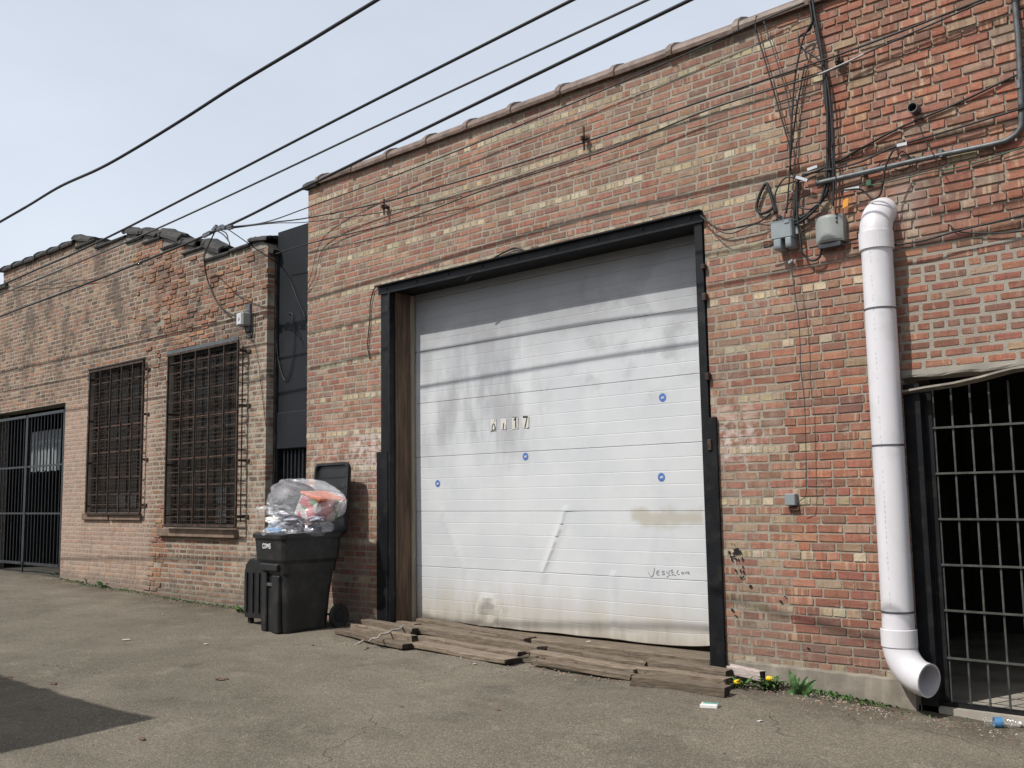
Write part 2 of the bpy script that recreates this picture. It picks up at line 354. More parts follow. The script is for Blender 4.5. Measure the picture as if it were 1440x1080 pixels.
def ground_mat():
    t = NT('worn_asphalt'); x, y, z = t.xyz()
    c = t.mix(t.ss(t.noise(.55, 6, .6), .3, .7), (.120, .107, .085), (.172, .154, .124))
    c = t.mix(t.math('MULTIPLY', t.ss(t.noise(1.6, 6, .65, (.7, 1.2, 1)), .48, .66), .34), c, (.085, .074, .058))
    c = t.mix(t.math('MULTIPLY', t.ss(t.noise(4.5, 6, .7), .56, .7), .45), c, (.235, .21, .165))
    c = t.mix(t.math('MULTIPLY', t.ss(t.noise(11, 5, .7, (1, 1.8, 1)), .6, .69), .5), c, (.07, .056, .043))
    c = t.mix(t.math('MULTIPLY', t.math('MULTIPLY', t.ss(t.noise(.8, 4, .6), .55, .63), t.ss(t.noise(5, 5, .7), .3, .7)), .5), c, (.06, .054, .046))   # old oil and tar stains
    dn = t.n('ShaderNodeTexNoise'); dn.inputs['Scale'].default_value = 1.6; dn.inputs['Detail'].default_value = 6; t.l(t.pos, dn.inputs['Vector'])
    dv = t.n('ShaderNodeVectorMath'); dv.operation = 'MULTIPLY_ADD'; t.l(dn.outputs['Color'], dv.inputs[0]); dv.inputs[1].default_value = (1.1, 1.1, 0); t.l(t.pos, dv.inputs[2])
    ck = t.n('ShaderNodeTexVoronoi'); ck.feature = 'DISTANCE_TO_EDGE'; ck.inputs['Scale'].default_value = .55; t.l(dv.outputs[0], ck.inputs['Vector'])
    crack = t.math('MULTIPLY', t.ss(ck.outputs['Distance'], .002, .010, 1., 0.), t.ss(t.noise(1.1, 4), .52, .62))
    c = t.mix(t.math('MULTIPLY', crack, .22), c, (.045, .038, .03))
    c = t.mix(t.math('MULTIPLY', t.ss(y, -.75, -.1), t.ss(t.noise(3, 5), .3, .6)), c, (.088, .074, .056))     # dirt swept to the wall foot
    v = t.n('ShaderNodeTexVoronoi'); v.inputs['Scale'].default_value = 150; t.l(t.pos, v.inputs['Vector'])
    sp = t.n('ShaderNodeSeparateColor'); t.l(v.outputs['Color'], sp.inputs[0])
    c = t.mix(t.ss(sp.outputs[0], .5, .95), t.mix(1., c, (.80, .80, .80), 'MULTIPLY'), t.mix(1., c, (1.5, 1.46, 1.38), 'MULTIPLY'))
    c = t.mix(t.math('MULTIPLY', t.ss(sp.outputs[1], .95, .98), .45), c, (.34, .31, .26))
    h = t.math('ADD', t.math('MULTIPLY', v.outputs['Distance'], .8), t.math('ADD', t.noise(30, 5, .7), t.math('MULTIPLY', t.noise(5, 4), 1.6)))
    t.bump(t.math('SUBTRACT', h, t.math('MULTIPLY', crack, 2.)), .6, .007); return t.fin(c, .93, .2)
M['ground'] = ground_mat()

def glass_mat():
    t = NT('dirty_wired_glass'); n = t.noise(4, 5, .6)
    c = t.mix(t.ss(n, .35, .7), (.008, .0085, .007), (.026, .024, .018)); t.bump(t.noise(40, 3), .25, .004)
    return t.fin(c, t.ss(n, .3, .7, .15, .5), .25)
M['glass'] = glass_mat()
def film_mat(name, tint, dens, gk=.40):
    t = NT(name); tr = t.n('ShaderNodeBsdfTransparent'); tr.inputs[0].default_value = (.97, .97, .98, 1)
    lw = t.n('ShaderNodeLayerWeight'); lw.inputs[0].default_value = .3
    wr = t.noise(13, 5, .62, (.45, 1.7, 1.9)); bp = t.bump(wr, 1., .14)
    f = t.math('ADD', t.math('MULTIPLY', lw.outputs['Facing'], .26), t.math('ADD', t.ss(wr, .52, .68, 0, .16), dens)); f = t.math('MINIMUM', f, .85)
    mx = t.n('ShaderNodeMixShader'); t.l(f, mx.inputs[0]); t.l(tr.outputs[0], mx.inputs[1]); t.l(t.b.outputs[0], mx.inputs[2])
    gl = t.n('ShaderNodeBsdfGlossy'); gl.inputs['Roughness'].default_value = .16; gl.inputs[0].default_value = (gk, gk, gk * 1.02, 1); t.l(bp.outputs[0], gl.inputs['Normal'])
    ad = t.n('ShaderNodeAddShader'); t.l(mx.outputs[0], ad.inputs[0]); t.l(gl.outputs[0], ad.inputs[1]); t.l(ad.outputs[0], t.out.inputs['Surface'])
    return t.fin(tint, .2, .5)
M['film'] = film_mat('clear_plastic_film', (.50, .51, .55), .04)
M['bottle'] = film_mat('clear_bottle', (.5, .53, .55), .03, .12)

# ------------------------------------------------------------------ ground
def axis(lo, hi, a, b, fine, grow=1.35):
    xs = list(np.arange(a, b + 1e-6, fine)); s = fine
    while xs[-1] < hi: s *= grow; xs.append(xs[-1] + s)
    s = fine
    while xs[0] > lo: s *= grow; xs.insert(0, xs[0] - s)
    return np.array(xs)
gx = axis(-400, 400, -12, 8.5, .09); gy = axis(-400, 400, -7.0, .2, .09)
GX, GY = np.meshgrid(gx, gy)
def lattice(X, Y, s, seed):
    r = np.random.default_rng(seed).uniform(-1, 1, (64, 64)); u, v = X / s, Y / s
    i, j = np.floor(u).astype(int), np.floor(v).astype(int); fu, fv = u - i, v - j; fu = fu * fu * (3 - 2 * fu); fv = fv * fv * (3 - 2 * fv)
    g = lambda a, b: r[a % 64, b % 64]
    return (g(i, j) * (1 - fu) + g(i + 1, j) * fu) * (1 - fv) + (g(i, j + 1) * (1 - fu) + g(i + 1, j + 1) * fu) * fv
near = np.clip(1 - (np.abs(GX + 2) - 11) / 8, 0, 1) * (GY < .05)
GZ = gz(GX, np.minimum(GY, 0)) + near * (.010 * lattice(GX, GY, .8, 1) + .005 * lattice(GX, GY, .25, 2) + .003 * lattice(GX, GY, .11, 3))
GZ = np.where(GY > .05, GZ - .05, GZ)
nx = len(gx); vs = np.stack([GX, GY, GZ], -1).reshape(-1, 3)
idx = (np.arange(len(gy) - 1)[:, None] * nx + np.arange(nx - 1)[None]).ravel()
gb = MB(); gb.v = [tuple(p) for p in vs]; gb.f = [tuple(q) for q in np.stack([idx, idx + 1, idx + nx + 1, idx + nx], -1).tolist()]
ground = gb.build('ground', M['ground'], origin=(0, 0, 0), smooth=True, fix=False); tag(ground, 'grey worn asphalt alley with gritty patches', 'ground', kind='structure')

# ------------------------------------------------------------------ bricklaying
CH = .0665
PAL = dict(
    main=[((.335, .182, .138), 6), ((.31, .152, .114), 5), ((.255, .152, .118), 4), ((.36, .208, .150), 3), ((.36, .27, .20), 1), ((.29, .205, .162), 3)],
    head=[((.455, .38, .265), 7), ((.50, .435, .325), 4), ((.33, .19, .135), 2), ((.38, .29, .205), 3)],
    red=[((.335, .148, .104), 6), ((.30, .132, .097), 4), ((.25, .135, .105), 3), ((.36, .185, .13), 3), ((.36, .26, .185), 1)],
    left=[((.235, .145, .11), 5), ((.28, .175, .135), 4), ((.17, .112, .09), 4), ((.33, .24, .175), 2), ((.12, .085, .07), 2)],
    leftred=[((.32, .16, .105), 5), ((.27, .135, .095), 4), ((.35, .20, .125), 3), ((.21, .125, .09), 2)])
def pick(p):
    cs = PAL[p]; c = random.choices([a for a, _ in cs], [b for _, b in cs])[0]; k = random.uniform(.74, 1.0)
    return tuple(min(1, q * k * random.uniform(.95, 1.05)) for q in c)
def brick_template(nv):
    r = random.Random(nv); j = lambda a: r.uniform(-a, a)
    cx_, cz_ = .018 + abs(j(.022)), .06 + abs(j(.09)); out = []
    for sx, szz, o in ((-1, -1, 0), (1, -1, 1), (1, 1, 0), (-1, 1, 1)):
        a, b = (sx * .5, szz * (.5 - cz_)), (sx * (.5 - cx_), szz * .5)
        for q in ((a, b) if o == 0 else (b, a)): out.append((q[0] + j(.014), q[1] + j(.05)))
    V = []
    for dep, ix, iz in ((0, 0, 0), (.62, .0, .0), (1, .022, .075)):       # x,z in -.5...5, y: depth share 0 (back) .. 1 (front)
        for (x, z) in out: V.append([x * (1 - 2 * ix), dep + (j(.06) if dep == 1 else 0), z * (1 - 2 * iz)])
    F = [(k * 8 + i, k * 8 + (i + 1) % 8, k * 8 + 8 + (i + 1) % 8, k * 8 + 8 + i) for k in (0, 1) for i in range(8)]
    V.append([j(.2), 1.01 + j(.04), j(.2)]); F += [(16 + i, 16 + (i + 1) % 8, 24) for i in range(8)]
    return np.array(V), F
TPL = [brick_template(i) for i in range(24)]
BACK = .02                                                # how far a brick reaches into the mortar
def lay(x0, x1, z0, z1, holes, style, ztop=None, hphase=4, xphase=0.):
    out = []; n0 = int(math.floor(z0 / CH))
    for k in range(n0, int(z1 / CH) + 1):
        za, zb = k * CH, (k + 1) * CH
        if zb < z0 + .03 or za > z1 - .02: continue
        head = (k % 6) == hphase
        iv = [(x0, x1)]
        for (a, b, c, d) in holes:
            if zb > c + .015 and za < d - .015:
                n = []
                for (p, q) in iv:
                    if b <= p or a >= q: n.append((p, q)); continue
                    if a > p: n.append((p, a))
                    if b < q: n.append((b, q))
                iv = n
        pitch = .1 if head else .2
        x = x0 - pitch + (.5 * pitch if k % 2 else 0) + random.uniform(-.02, .02)
        bricks = []
        while x < x1:
            L = pitch * (1 if head else random.choice([1, 1, 1, 1, 1, .5])) * random.uniform(.965, 1.035); bricks.append((x, x + L)); x += L
        for (p, q) in iv:
            for (a, b) in bricks:
                a2, b2 = max(a, p), min(b, q)
                if b2 - a2 < .035: continue
                zm = (za + zb) / 2; xm = (a2 + b2) / 2
                if ztop is not None and zb > ztop(xm) - .005: continue
                bk = style(xm, zm, head)
                if bk is None: continue
                jx, jz = bk.get('jx', .0095), bk.get('jz', .0105)
                e0 = 0 if a2 == p else jx / 2; e1 = 0 if b2 == q else jx / 2
                if abs(a2 - x0) < 1e-6: e0 = -.004
                if abs(b2 - x1) < 1e-6: e1 = -.004
                A, B_ = a2 + e0, b2 - e1
                dz = random.uniform(-.0015, .0015)
                out.append(dict(c=((A + B_) / 2, zm + dz), s=(B_ - A, CH - jz), pr=bk['pr'] * random.uniform(.75, 1.3), col=bk['col'], rot=bk.get('rot', 0) * random.uniform(-1, 1),
                                end=(abs(a2 - x0) < 1e-6 or abs(b2 - x1) < 1e-6)))
    return out
def place_bricks(bl, root, which, retdepth):
    R0 = world_origin(root)
    def seen(b):
        p = np.array([b['c'][0], 0, b['c'][1]]) - CAM; d = p @ FWD
        px, py = CX + FPX * (p @ RGT) / d, CY - FPX * (p @ UPV) / d
        if not (5 < px < 1435 and 4 < py < 1076) or b['end']: return 0
        return b['s'][0] * b['s'][1] * 6.956 / d ** 3
    order = sorted(range(len(bl)), key=lambda i: -seen(bl[i])); single = set(order[:298])
    pool = []
    for i, (V, F) in enumerate(TPL):
        me = bpy.data.meshes.new('brick'); me.from_pydata([(v[0], -v[1], v[2]) for v in V], [], [tuple(reversed(f)) for f in F]); me.update(); me.materials.append(M['bs_' + which]); pool.append(me)
    vs, fs, cs = [], [], []
    for i, b in enumerate(bl):
        cx, cz = b['c']; L, H = b['s']; rnd = random.random()
        if i in single:
            ob = bpy.data.objects.new('brick', pool[random.randrange(24)]); COL.objects.link(ob); ob.parent = root
            ob.location = (cx - R0[0], BACK - R0[1], cz - R0[2]); ob.scale = (L, BACK + b['pr'], H); ob.rotation_euler = (0, b['rot'], 0); ob.color = (*b['col'], rnd)
        else:
            V, F = TPL[random.randrange(24)]; back = retdepth if b['end'] else BACK
            q = V.copy(); X = q[:, 0] * L; Z = q[:, 2] * H; ca, sa = math.cos(b['rot']), math.sin(b['rot'])
            Y = np.where(q[:, 1] == 0, back, -(b['pr'] + BACK) * q[:, 1] + BACK)
            o = len(vs); vs += [(cx + a * ca + c * sa - R0[0], y_ - R0[1], cz - a * sa + c * ca - R0[2]) for a, y_, c in zip(X, Y, Z)]
            fs += [tuple(reversed([o + t for t in f])) for f in F]; cs += [(*b['col'], rnd)] * len(q)
    me = bpy.data.meshes.new('brickwork'); me.from_pydata(vs, [], fs); me.update(); me.materials.append(M['bm_' + which])
    at = me.attributes.new('bc', 'FLOAT_COLOR', 'POINT'); at.data.foreach_set('color', np.array(cs, np.float32).ravel())
    ob = bpy.data.objects.new('brickwork', me); COL.objects.link(ob); ob.parent = root; tag(ob, kind='stuff')
def wall_body(mb, x0, x1, z0, z1, y0, y1, holes):
    xs = sorted({x0, x1, *[h[0] for h in holes], *[h[1] for h in holes]}); xs = [x for x in xs if x0 <= x <= x1]
    for a, b in zip(xs[:-1], xs[1:]):
        hs = sorted([(h[2], h[3]) for h in holes if h[0] <= a + 1e-6 and h[1] >= b - 1e-6]); z = z0
        for c, d in hs:
            if c > z: mb.box(a, b, y0, y1, z, c)
            z = max(z, d)
        if z < z1: mb.box(a, b, y0, y1, z, z1)

# ================================================================== MAIN BRICK BUILDING
XL = -1.385; ZT = 5.09
DX0, DX1, DZ1, DD = .155, 3.965, 3.585, .30               # door opening and its recess
HX0, HX1 = -.035, 4.045                                   # opening in the bricks (steel frame fills the rest)
GX0, GX1, GZ1 = 5.585, 8.2, 2.15                          # right-hand gated opening
main = thing('brick_building', (1.5, 0, 0), 'tall red brick building with the big white roll-up door and white downpipe', 'building')
holes = [(HX0, HX1, -1, 3.66), (GX0, GX1, -1, GZ1)]
wb = MB(); wall_body(wb, XL, 10.0, -.6, ZT, 0, .285, holes); wb.build('wall', M['mo_main'], main)
def st_main(x, z, head):
    if x > 4.15 and x < GX0 and z < .09 + .0 * x: return None
    if x > GX0 - .02 and 2.16 < z < 3.08: return dict(pr=.004, col=pick('red'), jx=.024, jz=.02, rot=.006)
    if x > 5.2 and z >= 3.08: return dict(pr=.012, col=pick('red' if random.random() < .7 else 'main'), jx=.0095, jz=.010, rot=.008)
    if x > 4.72 + .08 * math.sin(z * 9) and z < 2.7: return dict(pr=.006, col=pick('head' if head and random.random() < .28 else 'red'), jx=.0085, jz=.009)
    if x > 4.7: return dict(pr=.007, col=pick('head' if head and random.random() < .6 else random.choice(['red', 'main'])))
    return dict(pr=.0028 if z > 1.1 else .0024, col=pick('head' if head and random.random() < .9 else 'main'), jx=random.choice([.011, .012, .016]), jz=.0125, rot=.004)
bl = lay(XL, 10.0, -.12, ZT - .01, holes + [(GX0, GX1, 2.0, 2.165)], st_main, hphase=1)
place_bricks(bl, main, 'main', .13)
# roof, side and back walls, inner rooms
mb = MB(); mb.box(XL + .01, 10, .285, 9, 4.72, 4.85); mb.build('roof', M['roofing'], main)
mb = MB(); mb.box(XL + .005, XL + .3, .285, 9, -.6, 4.72); mb.box(9.7, 10, .285, 9, -.6, 4.72); mb.box(XL + .3, 9.7, 8.7, 9, -.6, 4.72); mb.build('rear_wall', M['mo_main'], main)
mb = MB(); mb.box(4.45, 9.7, .0, 6.0, -.3, -.075); mb.box(DX0 - .3, 4.45, .34, 6, -.3, .02); mb.build('interior_floor', M['floorin'], main)
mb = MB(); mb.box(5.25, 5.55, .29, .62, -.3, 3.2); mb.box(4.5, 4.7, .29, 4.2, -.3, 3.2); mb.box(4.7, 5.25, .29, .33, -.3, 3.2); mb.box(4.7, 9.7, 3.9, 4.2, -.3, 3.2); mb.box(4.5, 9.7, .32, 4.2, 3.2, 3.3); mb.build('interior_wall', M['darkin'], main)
ib = MB()
for k in range(-1, 40):
    y = .33 - (.1 if k % 2 else 0)
    while y < .60:
        a_, b_ = max(y, .33), min(y + .19, .60)
        if b_ - a_ > .04: ib.box(5.55, 5.557 + random.uniform(0, .006), a_ + .004, b_ - .004, k * CH + .006, (k + 1) * CH - .006)
        y += .2
tag(ib.build('interior_brickwork', M['inbrick'], main), kind='stuff')
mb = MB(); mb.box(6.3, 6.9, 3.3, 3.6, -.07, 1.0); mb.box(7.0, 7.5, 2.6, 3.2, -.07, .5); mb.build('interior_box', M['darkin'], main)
# concrete foundation strip
fb = MB()
xs = np.linspace(4.19, 5.57, 24); top = .088 + .004 * np.array([math.sin(i * 1.9) for i in range(24)]); fr = -.028 + .008 * np.array([math.sin(i * 2.7) for i in range(24)])
fb.rings([[(x, .02, -.5), (x, f - .03, -.5), (x, f - .012, -.05), (x, f, t_ - .015), (x, f + .012, t_), (x, .02, t_ + .004)] for x, t_, f in zip(xs, top, fr)])
fb.build('foundation', M['concrete'], main)
# clay coping tiles
cpx = [P(*q)[0] for q in ((545, 222), (600, 199), (657, 177), (718, 156), (787, 130), (862, 102), (942, 72), (1035, 38))]
pitch = (cpx[-1] - cpx[0]) / 7.0
edges = [cpx[0] - pitch * k for k in (2, 1)]; edges = [max(e, XL - .03) for e in edges] + cpx
while edges[-1] < 10: edges.append(edges[-1] + pitch)
PROF = [(-.03, -.012), (-.055, -.02), (-.062, .01), (-.05, .045), (.0, .085), (.09, .115), (.17, .12), (.25, .11), (.33, .07), (.35, .02), (.345, -.015)]
def coping(name, x0, x1, z, mat, root, prof=PROF, collar=True, tilt=0., hump=0., smooth=True):
    rs = []
    L = x1 - x0
    st = [(0, 1.22), (.055, 1.22), (.06, 1.0), (L, .985)] if collar else [(0, 1.), (L, 1.)]
    for d, k in st:
        ring = []
        for (y, zz) in prof:
            yc = .145
            ring.append((x0 + d, yc + (y - yc) * (1 + (k - 1) * .35), z + zz * k + tilt * (d - L / 2) + hump * math.sin(math.pi * d / L) + random.uniform(-.003, .003)))
        rs.append(ring)
    b = MB(); b.rings(rs); return b.build(name, mat, root, smooth=False)
first = True
for a, b in zip(edges[:-1], edges[1:]):
    coping('coping_tile', a, b - .004, ZT + random.uniform(-.004, .006), M['tile'], main)
coping('coping_end', XL - .05, edges[0] + .02, ZT - .01, M['tar'], main, collar=False)
# steel door frame, wood jamb, sill, door
mb = MB(); mb.box(-.02, DX0, -.022, .0, -.05, 3.575); mb.box(HX0 + .001, DX0 - .002, .0, .30, -.05, 3.655)
mb.box(DX0 - .022, DX0, -.05, -.022, -.05, 3.575); mb.box(-.082, -.02, -.03, -.004, -.05, 1.86); mb.box(-.06, .10, -.034, -.0225, -.05, 1.86)
mb.build('door_post', M['black'], main)
mb = MB(); mb.box(DX1, 4.035, -.022, .0, -.05, 3.575); mb.box(DX1 + .002, HX1 - .001, .0, .29, -.05, 3.655)
mb.box(3.975, 4.105, -.036, -.0235, -.05, 1.97); mb.box(4.07, 4.10, -.0234, -.004, -.05, 1.97)
mb.build('door_post', M['black'], main)
mb = MB(); mb.box(HX0, HX1, -.026, .31, 3.585, 3.655); mb.box(HX0 - .01, HX1 + .01, -.04, -.026, 3.572, 3.668); mb.box(HX0 - .01, HX1 + .01, -.09, -.04, 3.655, 3.668)
for i in range(9): mb.obox((.1 + i * .48, -.042, 3.625), (.012, 0, 0), (0, .006, 0), (0, 0, .012))
mb.build('door_lintel', M['black'], main)
for (z, h_) in ((2.95, .03), (2.30, .03), (1.75, .045), (3.2, .02)):
    b = MB(); b.obox((4.045, -.03, z), (.018, 0, 0), (0, .022, 0), (0, 0, h_), .004); b.build('hinge_lug', M['rust'], main)
mb = MB(); mb.box(DX0 - .001, DX0 + .012, .03, .235, -.02, 3.58); mb.build('jamb_board', M['jamb'], main)
mb = MB(); mb.box(DX0 - .001, DX0 + .035, .237, .285, -.02, 3.57); mb.build('door_stop', M['stop'], main)
mb = MB(); mb.obox((2.05, .17, .025), (1.92, 0, 0), (0, .20, -.006), (0, .0, .045), .01); mb.build('door_sill', M['wood'], main)
# overhead door: panels with grooves, dents and creases
def dent(x, z):
    def line(ax, az, bx, bz, w):
        d = np.array([bx - ax, bz - az]); L2 = d @ d; t = np.clip(((x - ax) * d[0] + (z - az) * d[1]) / L2, 0, 1)
        e = math.hypot(x - ax - t * d[0], z - az - t * d[1]); return math.exp(-(e / w) ** 2)
    def sd(ax, az, bx, bz): return ((x - ax) * (bz - az) - (z - az) * (bx - ax)) / math.hypot(bx - ax, bz - az)
    a = P(795, 724, DD); b = P(766, 803, DD); y = -.012 * line(a[0], a[2], b[0], b[2], .045)
    s_ = sd(b[0], b[2], a[0], a[2]);  y += .010 * math.exp(-max(s_, 0) / .10) * (s_ > 0) * (.64 < z < 1.218)
    a = P(622, 722, DD); b = P(652, 800, DD); y += -.005 * line(a[0], a[2], b[0], b[2], .04)
    a = P(862, 812, DD); b = P(864, 902, DD); y += -.010 * line(a[0], a[2], b[0], b[2], .03)
    a = P(922, 735, DD); b = P(912, 790, DD); y += -.004 * line(a[0], a[2], b[0], b[2], .05)
    c = P(686, 866, DD); r = math.hypot(x - c[0], (z - c[2]) * .8); y += .03 * math.exp(-(r / .085) ** 2) - .014 * math.exp(-((r - .13) / .04) ** 2)
    a = P(668, 803, DD); b = P(670, 840, DD); y += -.005 * line(a[0], a[2], b[0], b[2], .03)
    if z < .55: y += .005 * math.sin(x * 2.3 + 1) * (1 - z / .55)
    if z < .5 and x > 3.25: y -= .03 * ((x - 3.25) / .55) ** 2 * (1 - z / .5) ** 2
    y += .004 * math.sin(x * 1.7 + z * 2)
    return y
door = MB().box(.1, 3.99, .345, .36, .07, 3.72).build('overhead_door', M['darkin'], main)
SEAM = [.085, .640, 1.218, 1.796, 2.377, 2.943, 3.51, 3.72]
xs = np.concatenate([np.linspace(.12, 3.98, 130)])
for i, (z0, z1) in enumerate(zip(SEAM[:-1], SEAM[1:])):
    h = z1 - z0; prof = [(.03, z0 + .0012), (.004, z0 + .0012), (0, z0 + .006)]
    for g in range(1, 5 if i < 6 else 2):
        zc = z0 + (.578 if i == 6 else h) * g / 5; prof += [(0, zc - .006), (.0016, zc - .002), (.0016, zc + .001), (0, zc + .003)]
        prof.insert(-4, (0, zc - .055))
    prof += [(0, z1 - .005), (.004, z1 - .0008), (.03, z1 - .0008)]
    b = MB(); rs = []
    for x in xs:
        ring = []
        for (y, z) in prof:
            lift = 0.
            if i == 0 and z < z0 + .3:
                k = 1 - (z - z0) / .3
                lift = k * (.003 * math.sin(x * 3.1) + .003 * math.sin(x * 9.7) + (.05 * max(0, (x - 3.35) / .5) ** 1.5 if x > 3.35 else 0))
            ring.append((x, DD + y + dent(x, z), z + lift))
        rs.append(ring)
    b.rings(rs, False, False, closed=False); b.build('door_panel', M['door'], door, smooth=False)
def strokes(mb, pts, w, y, conv, yy=None, dy=.0):
    q = [np.array(P(*conv(*p), y)) for p in pts]
    if len(q) > 2: q = catmull(q, 3)
    for i in range(len(q)):
        pass
    L = []; R_ = []
    for i in range(len(q)):
        d = q[min(i + 1, len(q) - 1)] - q[max(i - 1, 0)]; d = d[[0, 2]]; d /= np.linalg.norm(d) + 1e-9; n = np.array([-d[1], d[0]]) * w / 2
        k = random.uniform(.85, 1.15) if w > .01 else 1
        yv = y + (dent(q[i][0], q[i][2]) if yy else 0) + dy
        L.append((q[i][0] + n[0] * k, yv, q[i][2] + n[1] * k)); R_.append((q[i][0] - n[0] * k, yv, q[i][2] - n[1] * k))
    n = len(L); mb.add(L + R_, [(i, i + 1, n + i + 1, n + i) for i in range(n - 1)])
PXM = .0079
cv = lambda a, b: (680 + a / 18, 575 + b / 18)
plates = [((185, 255, 320, 570), [([(250, 380), (226, 450), (222, 515), (245, 545), (285, 530), (296, 460), (275, 388), (250, 380)], 26), ([(300, 262), (276, 330)], 13), ([(190, 566), (228, 560)], 12), ([(302, 440), (308, 550)], 22)]),
          ((440, 245, 580, 530), [([(516, 362), (500, 520)], 28), ([(572, 400), (570, 530)], 11)]),
          ((725, 205, 880, 515), [([(816, 215), (820, 490)], 38), ([(768, 290), (812, 240)], 28), ([(730, 220), (860, 211)], 11), ([(876, 215), (871, 515)], 8)]),
          ((990, 185, 1150, 495), [([(998, 205), (1122, 203)], 38), ([(1104, 215), (1050, 475)], 32), ([(1150, 200), (1142, 490)], 7), ([(1108, 490), (1140, 480)], 14)])]
for (x0, y0, x1, y1), st in plates:
    a = P(*cv(x0, y1), DD); b = P(*cv(x1, y0), DD); yd = DD + dent(a[0], a[2])
    b1 = MB(); b1.box(a[0], b[0], yd - .0035, yd - .0015, a[2], b[2]); b1.build('number_plate', M['plate'], door)
    b2 = MB()
    for pts, w in st: strokes(b2, pts, w / 18 * PXM, DD, cv, True, -.005)
    b2.build('house_number', M['paint'], door, fix=False)
cv2 = lambda a, b: (905 + a / 18, 790 + b / 18)
JS = [[(120, 260), (160, 340), (200, 375), (240, 330), (265, 240), (275, 150)], [(400, 225), (345, 230), (330, 270), (338, 325), (400, 330)], [(332, 276), (390, 272)],
      [(530, 235), (480, 235), (467, 265), (530, 290), (525, 318), (460, 322)], [(580, 225), (590, 280), (620, 290), (642, 270), (650, 215)], [(745, 203), (690, 213), (700, 240), (750, 262), (700, 282)],
      [(580, 395), (630, 350), (670, 325), (682, 338)], [(710, 345), (750, 320), (790, 338), (822, 350)], [(875, 210), (845, 250), (850, 300), (910, 320)],
      [(990, 255), (958, 272), (970, 300), (1008, 295), (1000, 255), (1012, 304)], [(1040, 250), (1060, 292), (1088, 245)], [(1150, 252), (1105, 260), (1142, 282), (1110, 298), (1160, 300)]]
b2 = MB()
for s_ in JS: strokes(b2, s_, .0045, DD, cv2, True, -.0035)
b2.build('handwriting', M['marker'], door, fix=False)
for (sx, sy) in ((932, 559), (739, 642), (616, 680), (930, 671)):
    c = P(sx, sy, DD); yd = DD + dent(c[0], c[2]) - .0025; r = .037
    b1 = MB(); b1.add([(c[0] + r * math.cos(a), yd, c[2] + r * math.sin(a)) for a in np.linspace(0, 2 * math.pi, 25)[:-1]], [tuple(range(24))]); b1.build('round_sticker', M['sticker'], door, fix=False)
    b1 = MB()
    b1.add([(c[0] + q * r, yd - .0015, c[2] + w * r) for q, w in ((-.55, -.25), (-.05, -.3), (.5, .05), (.6, .3), (.2, .2), (-.1, .35), (-.3, .0))], [tuple(range(7))])
    b1.add([(c[0] + q * r, yd - .0015, c[2] + w * r) for q, w in ((.1, -.32), (.55, -.28), (.6, -.1))], [(0, 1, 2)]); b1.build('sticker_print', M['label'], door, fix=False)
# black paint marks on the bricks right of the door
cv3 = lambda a, b: (1020 + a / 15.43, 760 + b / 15.43)
b2 = MB()
for pts, w in (([(85, 230), (90, 300)], 40), ([(168, 260), (190, 302)], 42), ([(215, 180), (240, 250), (250, 300)], 90), ([(260, 170), (285, 280)], 50), ([(318, 220), (352, 295)], 22), ([(95, 357), (215, 352)], 28), ([(132, 370), (150, 455)], 28),
               ([(232, 372), (228, 435)], 24), ([(285, 380), (285, 452)], 18), ([(350, 368), (382, 400), (355, 435)], 24), ([(386, 552), (385, 602)], 30), ([(322, 630), (330, 690)], 28), ([(400, 645), (395, 712)], 32),
               ([(213, 620), (240, 690)], 26), ([(318, 765), (330, 805), (370, 805), (412, 772)], 22), ([(520, 980), (572, 1012)], 50), ([(120, 72), (140, 80)], 20), ([(190, 70), (195, 100)], 18)):
    strokes(b2, pts, w / 15.43 * .0072, -.0125, cv3, None, random.uniform(-.0004, .0004))
for (sx, sy, w) in ((1098, 846, .03), (1104, 839, .012), (1030, 858, .03), (1035, 866, .014), (1137, 912, .02)):
    strokes(b2, [(sx - 2, sy - 1), (sx + 2, sy + 1)], w * .6, -.0125, lambda a, b: (a, b))
tag(b2.build('painted_mark', M['paint'], main, fix=False), kind='stuff')
# cement header over the right-hand opening and the bent metal strip below it
lb = MB(); n = 40; rs = []
for i in range(n):
    x = GX0 + .0 + (GX1 - GX0) * i / (n - 1); zb = 2.142 + .012 * (x - GX0) + .006 * math.sin(i * 1.3) + .005 * math.sin(i * 3.1); zb = min(zb, 2.175)
    rs.append([(x, -.008 + .004 * math.sin(i * 2.1), zb), (x, -.012, zb + .015), (x, -.006, 2.198 + .002 * math.sin(i)), (x, .05, 2.198), (x, .05, zb)])
lb.rings(rs); lb.build('cement_header', M['lintel'], main)
b2 = MB(); rs = []
for (px, py, w) in ((1268, 552, 8), (1300, 546, 9), (1340, 540, 9), (1380, 531, 9), (1405, 524, 10), (1425, 519, 9), (1440, 517, 9), (1500, 508, 9), (1580, 500, 9)):
    a = P(px, py, -.05); rs.append([(a[0], -.05, a[2] + .014), (a[0], -.055, a[2]), (a[0], .02, a[2] - .016), (a[0], .03, a[2] - .008), (a[0], -.045, a[2] + .010)])
b2.rings(rs); b2.build('bent_metal_strip', M['strip'], main)

